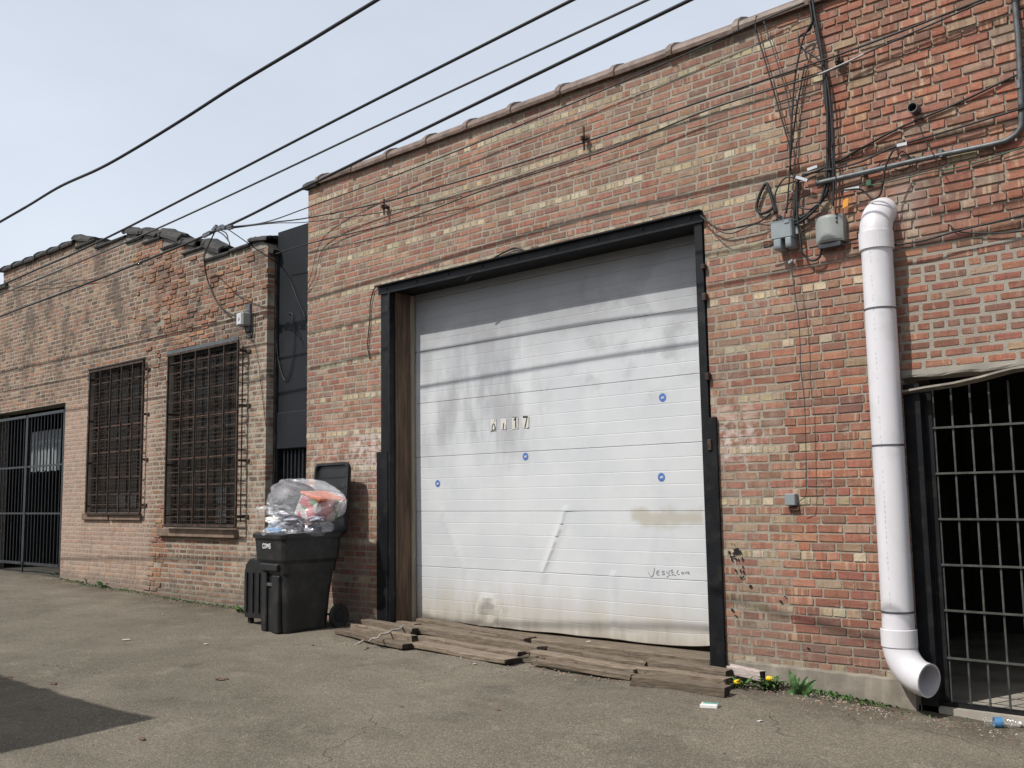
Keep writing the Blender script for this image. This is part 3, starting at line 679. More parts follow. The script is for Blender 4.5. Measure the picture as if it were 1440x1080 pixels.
# ================================================================== LEFT BRICK BUILDING
LX1 = -2.23
left = thing('brick_building', (-6, 0, .1), 'low weathered brick building with two barred windows and stepped broken parapet', 'building')
STEP = [(-16., 5.30), (-10.75, 5.60), (-7.75, 5.50), (-7.02, 5.36), (-6.0, 5.25), (-5.45, 5.14), (-4.90, 4.96), (-4.30, 4.78), (-3.72, 4.585), (-3.09, 4.60), (-2.6, 4.53), (LX1, 0)]
def ztop(x):
    z = STEP[0][1]
    for a, b in STEP:
        if x >= a: z = b
    return z
W1 = (-7.13, -5.31, 1.215, 3.43); W2 = (-4.665, -2.87, 1.01, 3.41); LG = (-11.0, -7.93, -1, 2.985)
lh = [W1, W2, LG]
wb = MB(); wall_body(wb, -16, LX1, -.6, 4.50, 0, .30, lh)
for (a, z), (b, _) in zip(STEP[:-1], STEP[1:]): wb.box(a, b, 0, .30, 4.50, z)
wb.build('wall', M['mo_left'], left)
def st_left(x, z, head):
    fx = math.exp(-((x + 4.35 + .35 * (z - 3.7)) / .75) ** 2) * (z > 2.9); fr_ = math.exp(-((x + 3.5) / 1.0) ** 2) * math.exp(-((z - 4.2) / .5) ** 2)
    er = random.random() < max(.95 * fx, .75 * fr_) or (abs(x + 4.9 - (z - .3) * .28) < .22 and z < 1.3 and z > .1)
    if er:
        if random.random() < .018: return None
        return dict(pr=random.choice([.004, .007, .012, .016]), col=pick('leftred'), jx=.013, jz=.0145, rot=.014)
    return dict(pr=.003, col=pick('left' if random.random() < .8 else 'leftred'), jx=random.choice([.016, .022, .03]), jz=(random.choice([.021, .026]) if x > -5.4 and z < 3.3 else random.choice([.015, .019])), rot=.007)
bl = lay(-13.0, LX1, .0, 5.6, lh + [(-20, -10.9, -1, 1.2)], st_left, ztop=lambda x: ztop(x) + .004, hphase=3)
place_bricks(bl, left, 'left', .135)
mb = MB(); mb.box(-16, LX1 - .01, .30, 8, 4.1, 4.2); mb.build('roof', M['roofing'], left)
mb = MB(); mb.box(LX1 - .3, LX1 - .003, .30, 8, -.6, 4.1); mb.box(-16, LX1 - .3, 7.7, 8, -.6, 4.1); mb.box(-16, -15.7, .3, 7.7, -.6, 4.1); mb.build('rear_wall', M['mo_left'], left)
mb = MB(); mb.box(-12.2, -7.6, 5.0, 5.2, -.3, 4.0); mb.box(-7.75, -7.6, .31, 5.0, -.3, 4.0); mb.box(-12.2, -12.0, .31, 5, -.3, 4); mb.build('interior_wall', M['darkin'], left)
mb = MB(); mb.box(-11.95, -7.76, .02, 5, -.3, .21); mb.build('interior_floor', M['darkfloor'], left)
a = P(45, 608, .42); b = P(87, 661, .42)
mb = MB(); n = 30; rs = []
for i in range(n):
    x = a[0] + (b[0] - a[0]) * i / (n - 1); rs.append([(x, .42 + .03 * math.sin(i * 1.7), b[2] + .01 * math.sin(i)), (x, .42 + .025 * math.sin(i * 1.7), a[2])])
mb.rings(rs, False, False, closed=False); mb.build('hanging_sheet', M['curtain'], left, fix=False)
mb = MB(); mb.obox((-9.4, 1.6, .75), (.5, 0, 0), (0, .3, 0), (0, 0, .54), .02); mb.obox((-9.3, 1.6, 1.45), (.35, .05, 0), (-.03, .25, 0), (0, 0, .16), .02); mb.build('stored_box', M['darkin'], left)
# parapet tiles, tarred, humped at each step
for a in np.arange(-15.9, -11.0, .6): coping('coping_tile', a, a + .59, 5.30, M['tar'], left)
e = list(np.linspace(-10.78, -7.78, 7))
for a, b in zip(e[:-1], e[1:]): coping('coping_tile', a, b - .01, 5.60 + random.uniform(-.01, .01), M['tar'], left, tilt=random.uniform(-.02, .02))
def tent(x0, x1, z, h, lean, root):                     # a tile tipped up on its mortar bed where the wall steps down
    L = x1 - x0; b = MB(); rs = []
    for d, k in ((0, 1.), (.05, 1.03), (.07, .96), (L * .5, .93), (L, .86)):
        ring = []
        for sgn, t_ in ((1, 0.), (-1, .035)):
            seq = range(13) if sgn > 0 else range(12, -1, -1)
            for i in seq:
                a = math.pi * i / 12; ring.append((x0 + d + random.uniform(-.012, .012), .145 - (.20 - t_) * math.cos(a) * k, z + h * .58 + (h * .42 - t_) * math.sin(a) ** .8 * k + lean * d + random.uniform(-.011, .011)))
        rs.append(ring)
    b.rings(rs); o = b.build('coping_tile', M['tar'], root)
    b = MB(); rs = []
    for d, k in ((.03, 1.), (L * .6, .75), (L - .02, .25)):
        t_ = z + max(.03, (h * .78) * k + lean * d)
        rs.append([(x0 + d, -.005, z - .01), (x0 + d, .02, t_), (x0 + d, .27, t_), (x0 + d, .295, z - .01)])
    b.rings(rs); b.build('mortar_bed', M['bed'], root); return o
THIN = [(-.03, -.012), (-.04, .01), (-.02, .035), (.09, .055), (.2, .055), (.31, .035), (.33, .0)]
def ridge(x0, x1, z, root):
    return coping('coping_tile', x0, x1, z, M['tar'], root, prof=THIN, collar=False, tilt=random.uniform(-.02, .02))
for (x0, x1, z, h, lean) in ((-7.84, -7.26, 5.50, .27, -.24), (-6.06, -5.60, 5.25, .30, -.22), (-5.50, -5.10, 5.14, .29, -.30), (-4.96, -4.46, 4.96, .36, -.33), (-4.36, -3.98, 4.78, .28, -.2), (-3.76, -3.36, 4.585, .36, -.40), (-2.62, -2.25, 4.53, .20, -.08)):
    tent(x0, x1, z, h, lean, left)
for (x0, x1, z) in ((-7.72, -7.03, 5.5), (-7.0, -6.5, 5.362), (-6.49, -6.02, 5.362), (-5.98, -5.47, 5.252), (-5.44, -4.92, 5.142), (-4.89, -4.32, 4.962), (-4.29, -3.74, 4.782), (-3.71, -3.1, 4.587), (-3.08, -2.62, 4.605)): ridge(x0, x1, z, left)
mb = MB(); mb.bar((-2.3, .1, 4.52), (-2.16, .12, 4.45), .2, .06); mb.bar((LX1 + .02, .12, 4.5), (LX1 + .02, .12, .1), .035); mb.build('edge_flashing', M['tar'], left)
for k, (W_, rows, cols) in enumerate(((W1, 9, 5), (W2, 9, 5))):
    x0, x1, z0, z1 = W_; f = MB()
    fr = .055
    f.box(x0, x0 + fr, .1, .17, z0, z1); f.box(x1 - fr, x1, .1, .17, z0, z1); f.box(x0 + fr, x1 - fr, .1, .17, z0, z0 + fr); f.box(x0 + fr, x1 - fr, .1, .17, z1 - fr, z1)
    cw = (x1 - x0 - 2 * fr) / cols; chh = (z1 - z0 - 2 * fr) / rows
    for c in range(1, cols): f.box(x0 + fr + c * cw - .012, x0 + fr + c * cw + .012, .115, .155, z0 + fr, z1 - fr)
    for r in range(1, rows): f.box(x0 + fr, x1 - fr, .118, .152, z0 + fr + r * chh - .011, z0 + fr + r * chh + .011)
    win = f.build('window', M['sash'], left)
    for c in range(cols):
        for r in range(rows):
            g = MB(); xa, xb = x0 + fr + c * cw + .013, x0 + fr + (c + 1) * cw - .013; za, zb = z0 + fr + r * chh + .012, z0 + fr + (r + 1) * chh - .012; t1, t2 = random.uniform(-.006, .006), random.uniform(-.006, .006)
            yy = .135
            g.add([(xa, yy + t1, za), (xb, yy + t2, za), (xb, yy - t1, zb), (xa, yy - t2, zb)], [(0, 1, 2, 3)])
            lit = (k == 1 and c in (3, ) and r in (1, 0)) or (k == 0 and c in (2, 3) and r == 0)
            g.build('pane', M['litpane'] if lit else M['glass'], win, fix=False)
    wm = MB()
    for q_ in np.arange(x0 + fr + .02, x1 - fr, .055): wm.bar((q_, .075, z0 + .02), (q_ + random.uniform(-.006, .006), .075, z1 - .02), .0055)
    for q_ in np.arange(z0 + .04, z1 - .03, .055): wm.bar((x0 + .02, .079, q_), (x1 - .02, .079, q_ + random.uniform(-.006, .006)), .0055)
    tag(wm.build('wire_mesh', M['rust'], win), kind='stuff')
    s_ = MB()
    if k == 0:
        xm = -6.25
        s_.obox(((x0 + xm) / 2 - .01, .06, z0 - .06), ((xm - x0) / 2 - .004, 0, 0), (0, .105, 0), (0, 0, .05), .008); s_.build('window_sill', M['stone'], win)
        s_ = MB(); s_.obox(((x1 + xm) / 2 + .02, .06, z0 - .062), ((x1 - xm) / 2 - .004, 0, 0), (0, .10, 0), (0, 0, .05), .008); s_.build('window_sill', M['stone'], win)
    else:
        s_.obox(((x0 + x1) / 2, .05, z0 - .06), ((x1 - x0) / 2 + .07, 0, 0), (0, .12, 0), (0, 0, .055), .008); s_.build('window_sill', M['stone'], win)
    mb = MB(); mb.box(x0 - .01, x1 + .01, -.012, .09, z1 + .001, z1 + (.05 if k else .02)); mb.build('window_lintel', M['galv' if k else 'rust'], left)

# window guards of steel bars standing off the wall
def guard(y, xs_px, row, zs, x0, x1, z0, z1, label, rusty, side):
    g = thing('window_guard', ((x0 + x1) / 2, y, z0), label, 'window guard', 'barred guards over the windows')
    def bar(a, b, w, mat='rust', name='bar'):
        m_ = MB(); m_.bar(a, b, w); m_.build(name, M[mat], g)
    bar((x0, y, z0), (x0, y, z1), .024, name='frame_bar'); bar((x1, y, z0), (x1, y, z1), .024, name='frame_bar')
    bar((x0, y, z0), (x1, y, z0), .032, name='frame_bar'); bar((x0, y, z1), (x1, y, z1), .03, name='frame_bar')
    for i, x in enumerate(xs_px): bar((x, y - .004, z0 + .016), (x + random.uniform(-.006, .006), y - .004, z1 - .016), .016)
    for i, (z, r) in enumerate(zs): bar((x0 + .016, y + .016, z), (x1 - .016, y + .016, z + random.uniform(-.01, .01)), .0135, 'rust2' if r else 'rust')
    if side:
        for z in np.linspace(z0 + .1, z1 - .1, 11): bar((x1, y + .016, z), (x1, -.01, z), .009, 'rust', 'side_bar')
        bar((x1 + .004, (y - .0) / 2, z0 + .05), (x1 + .004, y / 2, z1 - .05), .012, 'rust', 'side_bar')
    for z in np.linspace(z0 + .12, z1 - .12, 4):
        for x, s_ in ((x0, -1), (x1, 1)):
            m_ = MB(); m_.bar((x + s_ * .018, y, z), (x + s_ * .018, .02, z), .022, .03); m_.bar((x + s_ * .018, -.016, z), (x + s_ * .10, -.016, z), .016, .035); m_.build('bracket', M['rust'], g)
c2 = lambda x, y: (100 + x * .26860, 480 + y * .26852)
y1 = -.06
xs_ = [P(*c2(q, 500), y1)[0] for q in (145, 200, 258, 315)]
zs_ = [(P(*c2(230, q), y1)[2], r) for q, r in ((205, 0), (312, 0), (440, 1), (508, 0), (578, 1), (712, 0), (800, 0), (855, 0))]
guard(y1, xs_, 0, zs_, P(*c2(90, 500), y1)[0], P(*c2(370, 500), y1)[0], 1.20, 3.38, 'dark bar guard over the left, smaller-looking window beside the gate', 0, False)
y2 = -.13
xs_ = [P(*c2(q, 500), y2)[0] for q in (572, 645, 718, 796)]
zs_ = [(P(*c2(690, q), y2)[2], r) for q, r in ((85, 0), (140, 0), (245, 0), (300, 0), (388, 1), (450, 0), (525, 0), (607, 1), (680, 0), (750, 0), (800, 0), (880, 0), (920, 0))]
guard(y2, xs_, 0, zs_, P(*c2(500, 500), y2)[0], P(*c2(868, 500), y2)[0], 1.05, 3.36, 'rusty bar guard standing off the wall over the right window, nearest the black wall', 1, True)

# ================================================================== BLACK INFILL WALL
bw = thing('black_wall', (-1.8, .2, 0), 'narrow black painted wall filling the gap between the two brick buildings', 'wall')
bw['kind'] = 'thing'
zt = P(410, 321, .145)[2]; zl = P(410, 578, .14)[2]; zd = P(412, 631, .14)[2]
mb = MB(); mb.box(LX1 + .004, XL - .004, .145, .29, zl, zt); mb.build('wall_panel', M['darkwall'], bw)
mb = MB(); mb.obox(((LX1 + XL) / 2 + .002, .225, (zl + zd) / 2), ((XL - LX1) / 2 - .006, 0, 0), (0, .095, 0), (0, 0, (zl - zd) / 2 - .002), .012); mb.build('lower_panel', M['darkwall'], bw)
mb = MB(); mb.box(LX1 + .002, LX1 + .06, .13, .25, 0, zd - .002); mb.box(XL - .06, XL - .002, .13, .25, 0, zd - .002); mb.box(LX1 + .06, XL - .06, .26, .29, 0, zd - .002); mb.build('door_frame', M['black'], bw)
for i in range(9):
    x = LX1 + .11 + i * (XL - LX1 - .22) / 8; m_ = MB(); m_.tube([(x, .20, .05), (x, .20, zd - .003)], .016, 6); m_.build('door_bar', M['gate'], bw)
mb = MB(); mb.box(LX1 + .06, XL - .06, .185, .215, 1.0, 1.05); mb.box(LX1 + .06, XL - .06, .185, .215, .12, .17); mb.build('door_rail', M['gate'], bw)
mb = MB(); mb.tube([P(405, 440, .13), P(412, 446, .125), P(412, 500, .125), P(402, 535, .125), P(392, 510, .12), P(389, 480, .12)], .006, 6, 6); mb.build('hanging_cable', M['cable'], bw)

# ================================================================== SECURITY GATES
lg = thing('security_gate', (-9.4, .05, .3), 'black steel bar gate closing the dark doorway left of the windows', 'gate', 'steel bar gates across doorways')
yg = .05
gx0, gx1 = -10.98, -7.95
for nm, a, b, w in (('frame_post', (gx1 - .03, yg, .20), (gx1 - .03, yg, 2.97), .06), ('frame_post', (gx0 + .03, yg, .2), (gx0 + .03, yg, 2.97), .06)):
    m_ = MB(); m_.bar(a, b, w); m_.build(nm, M['black'], lg)
xm = P(38, 650, yg)[0]
rt = lambda x: 2.90 - .0 * x
for (xa, xb) in ((gx0 + .08, xm - .02), (xm + .02, gx1 - .09)):
    for z, w in ((2.86, .045), (P(60, 655, yg)[2], .03), (P(60, 722, yg)[2], .03), (.36, .045)):
        m_ = MB(); m_.bar((xa, yg, z), (xb, yg, z - .0), w, w); m_.build('rail', M['gate'], lg)
    for x in (xa, xb): m_ = MB(); m_.bar((x, yg, .34), (x, yg, 2.88), .045); m_.build('stile', M['gate'], lg)
    n = int((xb - xa) / .125)
    for i in range(1, n):
        x = xa + (xb - xa) * i / n; m_ = MB(); m_.tube([(x, yg - .002, .37), (x, yg - .002, 2.85)], .011, 6); m_.build('bar', M['gate'], lg)
m_ = MB(); m_.bar((xm + .05, yg - .03, .38), (xm + .05, yg - .03, .19), .02); m_.build('drop_bolt', M['gate'], lg)

rg = thing('security_gate', (6.8, .1, -.1), 'open grid steel gate over the dark doorway right of the white downpipe', 'gate', 'steel bar gates across doorways')
yr = .10
m_ = MB(); m_.box(GX0 + .005, GX0 + .115, .0, .08, -.12, 2.10); m_.build('frame_post', M['black'], rg)
m_ = MB(); m_.bar((GX0 + .14, yr, -.1), (GX0 + .14, yr, 2.08), .045); m_.build('frame_post', M['black'], rg)
vx = [P(q, 800, yr)[0] for q in (1327, 1353, 1380, 1408, 1436)]; sp = (vx[-1] - vx[0]) / 4
vx = [vx[0] + sp * i for i in range(19)]
for x in vx: m_ = MB(); m_.bar((x, yr, -.06), (x, yr, 2.08), .0115); m_.build('bar', M['gatebar'], rg)
for (px, py) in ((1313, 602), (1316, 666), (1320, 730), (1324, 794), (1328, 858), (1334, 925)):
    z = P(px, py, yr - .012)[2]; m_ = MB(); m_.bar((vx[0] - .05, yr - .014, z), (vx[-1], yr - .014, z), .0135); m_.build('rail', M['gatebar'], rg)
m_ = MB(); m_.bar((GX0 + .01, yr - .02, -.085), (vx[-1] + .1, yr - .02, -.10), .06, .075); m_.build('bottom_rail', M['black'], rg)

# ================================================================== WHITE DOWNPIPE
PX, PY, PR = 5.515, -.135, .105
dp = thing('downpipe', (PX, PY, 0), 'fat white plastic downpipe bending out of the wall and ending in an elbow', 'downpipe')
zt_ = 3.16; zb_ = .34
m_ = MB(); m_.tube([(PX, PY, zb_), (PX, PY, 1.2), (PX, PY, 2.2), (PX, PY, zt_)], PR, 36, cap=False); m_.build('pipe', M['pvc'], dp, smooth=True)
def elbow(c0, d0, d1, R, r0, n=10, ext0=0., ext1=0.):
    c0, d0, d1 = map(lambda a: np.array(a, float), (c0, d0, d1)); pts = []
    for i in range(n + 1):
        a = math.pi / 2 * i / n; pts.append(c0 + d0 * R * math.sin(a) + d1 * R * (1 - math.cos(a)))
    return pts
up = elbow((PX, PY, zt_), (0, 0, 1), (.0, 1, 0), .20, PR)
m_ = MB(); m_.tube(up + [up[-1] + np.array([0, .12, 0])], PR + .006, 36, cap=False); m_.build('upper_elbow', M['pvc'], dp, smooth=True)
dd = np.array([math.cos(.31), -math.sin(.31), -.10]); dd /= np.linalg.norm(dd)
lo = elbow((PX, PY, zb_), (0, 0, -1), dd, .19, PR)
m_ = MB(); pts = lo + [lo[-1] + dd * .03]
m_.tube(pts, PR + .006, 36, cap=False); m_.tube(list(reversed(pts)), PR - .004, 36, cap=False)
m_.tube([pts[-1] - dd * .002, pts[-1] + dd * .001], [PR + .006, PR + .006], 36, cap=False); m_.build('lower_elbow', M['pvc'], dp, smooth=True, fix=False)
m_ = MB()
n = 36; u = np.cross(dd, (0, 0, 1)); u /= np.linalg.norm(u); w = np.cross(u, dd); c = pts[-1] + dd * .002
m_.add([c + (PR + .006) * (math.cos(a) * u + math.sin(a) * w) for a in np.linspace(0, 2 * math.pi, n + 1)[:-1]] + [c + (PR - .004) * (math.cos(a) * u + math.sin(a) * w) for a in np.linspace(0, 2 * math.pi, n + 1)[:-1]], [(i, (i + 1) % n, n + (i + 1) % n, n + i) for i in range(n)])
m_.build('rim', M['pvc'], dp, fix=False)
for za, zb in ((zt_ - .11, zt_ + .02), (zb_ - .02, zb_ + .10)):
    m_ = MB(); m_.tube([(PX, PY, za), (PX, PY, za + .004), (PX, PY, zb - .004), (PX, PY, zb)], [PR, PR + .013, PR + .013, PR + .004], 36, cap=False); m_.build('coupling', M['pvc'], dp, smooth=False)
for py in (431, 626, 861):
    z = P(1240, py, PY - PR)[2]; m_ = MB(); m_.tube([(PX, PY, z - .007), (PX, PY, z - .006), (PX, PY, z + .006), (PX, PY, z + .007)], [PR, PR + .003, PR + .003, PR], 36, cap=False); m_.bar((PX - PR * .7, PY + .06, z), (PX - PR * .7, .0, z), .012, .014); m_.build('pipe_strap', M['clamp'], dp)
m_ = MB()
tv = np.array([CAM[0] - PX, CAM[1] - PY]); ang = math.atan2(tv[1], tv[0]) - .42
for z in np.arange(.5, 3.1, .034):
    if random.random() < .62:
        a = ang + random.uniform(-.008, .008); h = random.uniform(.008, .022); rr = PR + .0012
        q = [(PX + rr * math.cos(a + s_), PY + rr * math.sin(a + s_), z + t_) for s_, t_ in ((-.010, 0), (.010, 0), (.010, h), (-.010, h))]; m_.add(q, [(0, 1, 2, 3)])
tag(m_.build('printed_line', M['marker'], dp, fix=False), kind='stuff')

# ================================================================== VENT, BOXES, CONDUIT
vp = thing('vent_pipe', P(1281, 150), 'short round grey vent pipe sticking out of the upper right brickwork', 'vent pipe')
c = P(1283, 151, -.08); m_ = MB(); R1 = .036
m_.tube([(c[0], .02, c[2]), (c[0], -.085, c[2])], R1, 18, cap=False); m_.tube([(c[0], -.085, c[2]), (c[0], .0, c[2])], R1 - .006, 18, cap=False)
m_.add([(c[0] + r * math.cos(a), -.085, c[2] + r * math.sin(a)) for r in (R1, R1 - .006) for a in np.linspace(0, 2 * math.pi, 19)[:-1]], [(i, (i + 1) % 18, 18 + (i + 1) % 18, 18 + i) for i in range(18)])
m_.build('pipe', M['galv'], vp, smooth=False, fix=False)
m_ = MB(); m_.add([(c[0] + .03 * math.cos(a), -.003, c[2] + .03 * math.sin(a)) for a in np.linspace(0, 2 * math.pi, 19)[:-1]], [tuple(range(18))]); m_.build('dark_bore_disc', M['paint'], vp, fix=False)  # black disc painted in for the dark hollow of the pipe

def on(px, py, y): return P(px, py, y)
# box 1: blue-grey interface box with open notch at its foot
b1 = thing('utility_box', P(1098, 350), 'blue grey cable box with an open notched bottom, under the looped black cables', 'utility box', 'cable boxes on the brick wall')
a = P(1086, 345, -.12); b = P(1110, 306, -.12); xw = b[0] - a[0]
m_ = MB(); m_.obox(((a[0] + b[0]) / 2, -.065, (a[2] + b[2]) / 2 + .02), (xw / 2 + .01, 0, 0), (0, .055, 0), (0, 0, (b[2] - a[2]) / 2 - .02), .008); m_.build('case', M['bluegrey'], b1)
m_ = MB(); m_.obox((a[0] + xw * .28, -.07, a[2] - .0), (xw * .2, 0, 0), (0, .056, 0), (0, 0, .04), .006); m_.obox((a[0] + xw * .88, -.07, a[2]), (xw * .16, 0, 0), (0, .056, 0), (0, 0, .04), .006); m_.build('lower_case', M['bluegrey'], b1)
m_ = MB(); m_.box(b[0] - xw * .28, b[0] - xw * .02, -.126, -.121, a[2] + .15, b[2] - .01); m_.build('cover_panel', M['bluegrey'], b1)
m_ = MB(); m_.obox((b[0] + .03, -.05, (a[2] + b[2]) / 2), (.018, 0, 0), (0, .02, 0), (0, 0, .03), .004); m_.build('latch', M['grey'], b1)
# box 2: rounded grey box
b2 = thing('utility_box', P(1162, 340), 'grey rounded cable box with bulging front, beside the top of the downpipe', 'utility box', 'cable boxes on the brick wall')
a = P(1143, 340, -.13); b = P(1180, 298, -.13); n = 12; rs = []
for (z, k) in ((a[2] - .015, .82), (a[2], .97), (a[2] + .02, 1.), (b[2] - .02, .92), (b[2], .86)):
    ring = [(a[0], .0 - .01, z), (a[0], -.03, z)]
    for i in range(n + 1):
        t_ = i / n; x = a[0] + (b[0] - a[0]) * t_; ring.append((x, -.04 - .095 * k * math.sin(math.pi * (.12 + .76 * t_)), z))
    ring += [(b[0], -.03, z), (b[0], -.01, z)]; rs.append(ring)
m_ = MB(); m_.rings(rs); m_.build('case', M['grey'], b2)
m_ = MB(); m_.box(a[0] + .02, b[0] - .02, -.09, -.012, a[2] - .05, a[2] - .02); m_.build('cable_entry', M['clamp'], b2)
m_ = MB()
for dz in (.09, .06, .03): m_.obox((b[0] - .035, -.093, (a[2] + b[2]) / 2 + dz), (.006, 0, 0), (0, .014, 0), (0, 0, .008))
m_.build('screw', M['paint'], b2)
# little grey box lower down
b3 = thing('utility_box', P(1112, 705), 'small grey junction box fed by one thin wire, low between door and downpipe', 'utility box', 'cable boxes on the brick wall')
a = P(1104, 711, -.05); b = P(1118, 694, -.05); m_ = MB(); m_.obox(((a[0] + b[0]) / 2, -.03, (a[2] + b[2]) / 2), ((b[0] - a[0]) / 2, 0, 0), (0, .028, 0), (0, 0, (b[2] - a[2]) / 2), .006); m_.build('case', M['bluegrey'], b3)
m_ = MB(); m_.obox(((a[0] + b[0]) / 2 + .02, -.02, a[2] - .025), (.035, 0, 0), (0, .012, 0), (0, 0, .012), .003); m_.build('cable_entry', M['rust2'], b3)
# meter on the left building
b4 = thing('utility_box', P(340, 450), 'pale meter box with dark bracket on the wall above the right barred window', 'utility box', 'cable boxes on the brick wall')
a = P(331, 459, -.14); b = P(341, 438, -.14); m_ = MB(); m_.obox(((a[0] + b[0]) / 2, -.075, (a[2] + b[2]) / 2), ((b[0] - a[0]) / 2, 0, 0), (0, .06, 0), (0, 0, (b[2] - a[2]) / 2), .012); m_.build('case', M['grey'], b4)
m_ = MB(); cc = (a + b) / 2; m_.obox((cc[0], -.138, cc[2]), (.05, 0, 0), (0, .006, 0), (0, 0, .07), .003); m_.build('cover_plate', M['label'], b4)
m_ = MB(); m_.tube([(cc[0], -.147, cc[2] + .02), (cc[0] + .015, -.147, cc[2]), (cc[0], -.147, cc[2] - .02)], .006, 5); m_.build('dial_mark', M['paint'], b4)
t_ = P(350, 430, -.02); d_ = P(350, 466, -.02); m_ = MB(); m_.box(t_[0] - .04, t_[0] + .04, -.035, .0, d_[2], t_[2] + .02); m_.bar((t_[0], -.04, d_[2] + .1), (cc[0], -.05, d_[2] + .1), .04, .05); m_.build('bracket', M['clamp'], b4)
m_ = MB(); m_.tube([P(343, 452, -.06), P(347, 470, -.05), P(352, 474, -.04), P(355, 466, -.03), P(356, 440, -.03)], .009, 6, 5); m_.build('cable_loop', M['cable'], b4)

# conduit
cdt = thing('conduit', P(1300, 222), 'grey metal conduit running up past the vent pipe and bending towards the roof', 'conduit')
m_ = MB(); m_.tube([P(1148, 258, -.07), P(1200, 246, -.06), P(1300, 223, -.05), P(1395, 203, -.045), P(1418, 196, -.04), P(1433, 183, -.04), P(1436, 160, -.04), P(1432, 60, -.04), P(1424, -25, -.04)], .019, 10, 6); m_.build('pipe', M['galv'], cdt, smooth=True)
for q in ((1215, 243), (1325, 217), (1434, 120)):
    p = P(*q, -.03); m_ = MB(); m_.obox((p[0], -.03, p[2]), (.012, 0, 0), (0, .035, 0), (0, 0, .03), .003); m_.build('clip', M['clamp'], cdt)

# ================================================================== CABLES
def cable(pts, r, label, name='cable', mat='cable', group=None, n=6, smooth=8, ext=None):
    q = [np.asarray(p, float) for p in pts]
    if ext:
        a, b = ext
        if a: d = (q[0] - q[1]); q.insert(0, q[0] + d / np.linalg.norm(d) * a)
        if b: d = (q[-1] - q[-2]); q.append(q[-1] + d / np.linalg.norm(d) * b)
    m_ = MB(); m_.tube(q, r, n, smooth); o = m_.build(name, M[mat], smooth=True); return tag(o, label, 'cable', group)
OH = 'overhead cables along the alley'
cable([P(0, 445, -.6), P(150, 388, -.65), P(310, 322, -.7), P(432, 262, -.74), P(700, 131, -.8), P(970, 0, -.9)], .0148, 'thickest overhead cable, lowest of the sky lines, carrying the splice over the broken parapet', 'overhead_cable', group=OH, ext=(9, 8))
cable([P(0, 415, -1.), P(220, 322, -1.08), P(560, 163, -1.15), P(910, 0, -1.25)], .0105, 'second overhead cable counted from the lowest, paler and thin, above the splice', 'overhead_cable', 'cable2', OH, ext=(9, 8))
cable([P(0, 402, -1.35), P(147, 336, -1.4), P(470, 170, -1.45), P(805, 0, -1.5)], .013, 'black overhead cable between the thin pale one and the wavy topmost one', 'overhead_cable', group=OH, ext=(9, 8))
cable([P(0, 312, -2.9), P(40, 289, -2.9), P(85, 262, -2.95), P(140, 237, -3.), P(190, 209, -3.), P(260, 166, -3.), P(330, 121, -3.), P(430, 61, -3.), P(530, 0, -3.1)], .0135, 'topmost overhead cable, slightly wavy, crossing the upper left sky', 'overhead_cable', group=OH, ext=(6, 8))
# splice clamps
spl = thing('cable_splice', P(305, 322, -.7), 'cluster of clamps on the thick overhead cable above the broken parapet', 'cable clamps')
for (a, b) in (((286, 332), (296, 327)), ((299, 325), (305, 318)), ((306, 323), (311, 319)), ((312, 318), (317, 321)), ((320, 321), (327, 319))):
    m_ = MB(); m_.bar(P(*a, -.72), P(*b, -.72), .03, .045); m_.build('clamp', M['clamp'], spl)
for pts in ([(297, 326), (312, 323), (326, 319)], [(304, 324), (314, 330), (322, 340), (323, 346)], [(309, 323), (318, 328), (321, 338)]):
    m_ = MB(); m_.tube([P(*p, -.73) for p in pts], .008, 6, 5); m_.build('jumper', M['cable'], spl)
WG = 'service cables strung along the brick wall'
cable([P(326, 319, -.7), P(375, 312, -.5), P(435, 291, -.22), P(560, 245, -.12), P(690, 193, -.1), P(860, 122, -.1), P(1036, 44, -.1), P(1130, 4, -.08)], .0065, 'uppermost thin cable on the wall, rising from the splice to just under the coping', 'wall_cable', group=WG)
cable([P(326, 320, -.7), P(380, 313, -.5), P(435, 306, -.22), P(540, 284, -.1), P(690, 242, -.08), P(822, 200, -.07), P(985, 143, -.08), P(1148, 88, -.1), P(1260, 47, -.1), P(1400, -8, -.1)], .0075, 'middle wall cable passing the two small anchors below the coping', 'wall_cable', group=WG, ext=(0, 2))
cable([P(326, 321, -.7), P(385, 314, -.5), P(435, 312, -.22), P(541, 298, -.09), P(650, 276, -.08)], .005, 'short lower wall cable ending at the lower end of the left anchor rod', 'wall_cable', group=WG)
cable([P(388, 357, -.05), P(433, 343, -.07), P(560, 311, -.08), P(690, 264, -.08), P(860, 209, -.08), P(1000, 153, -.08), P(1148, 106, -.09), P(1222, 73, -.09), P(1363, 11, -.1)], .0065, 'lowest long wall cable sweeping above the white door, with a taped silver length', 'wall_cable', group=WG, ext=(0, 2))
cable([P(1150, 105.3, -.092), P(1170, 97, -.092), P(1195, 85.8, -.092), P(1215, 76, -.092)], .0082, 'bright silver taped length of cable beside the black cable bundle', 'tape_wrap', 'tape')
cable([P(320, 322, -.7), P(336, 333, -.6), P(360, 350, -.4), P(400, 380, .08), P(418, 420, .12), P(432, 452, .13)], .006, 'thin drop cable slanting from the splice across the black wall', 'drop_cable', group='drop cables')
cable([P(302, 326, -.7), P(290, 352, -.45), P(287, 362, -.2), P(291, 390, -.05), P(302, 420, -.04), P(318, 438, -.05), P(332, 445, -.09)], .009, 'black drop cable curving down the left building to the pale meter box', 'drop_cable', group='drop cables')
cable([P(0, 404, -.05), P(60, 401, -.05), P(150, 390, -.05)], .006, 'faint thin cable at the far left end of the parapet wall', 'wall_cable', group=WG, ext=(4, 0))
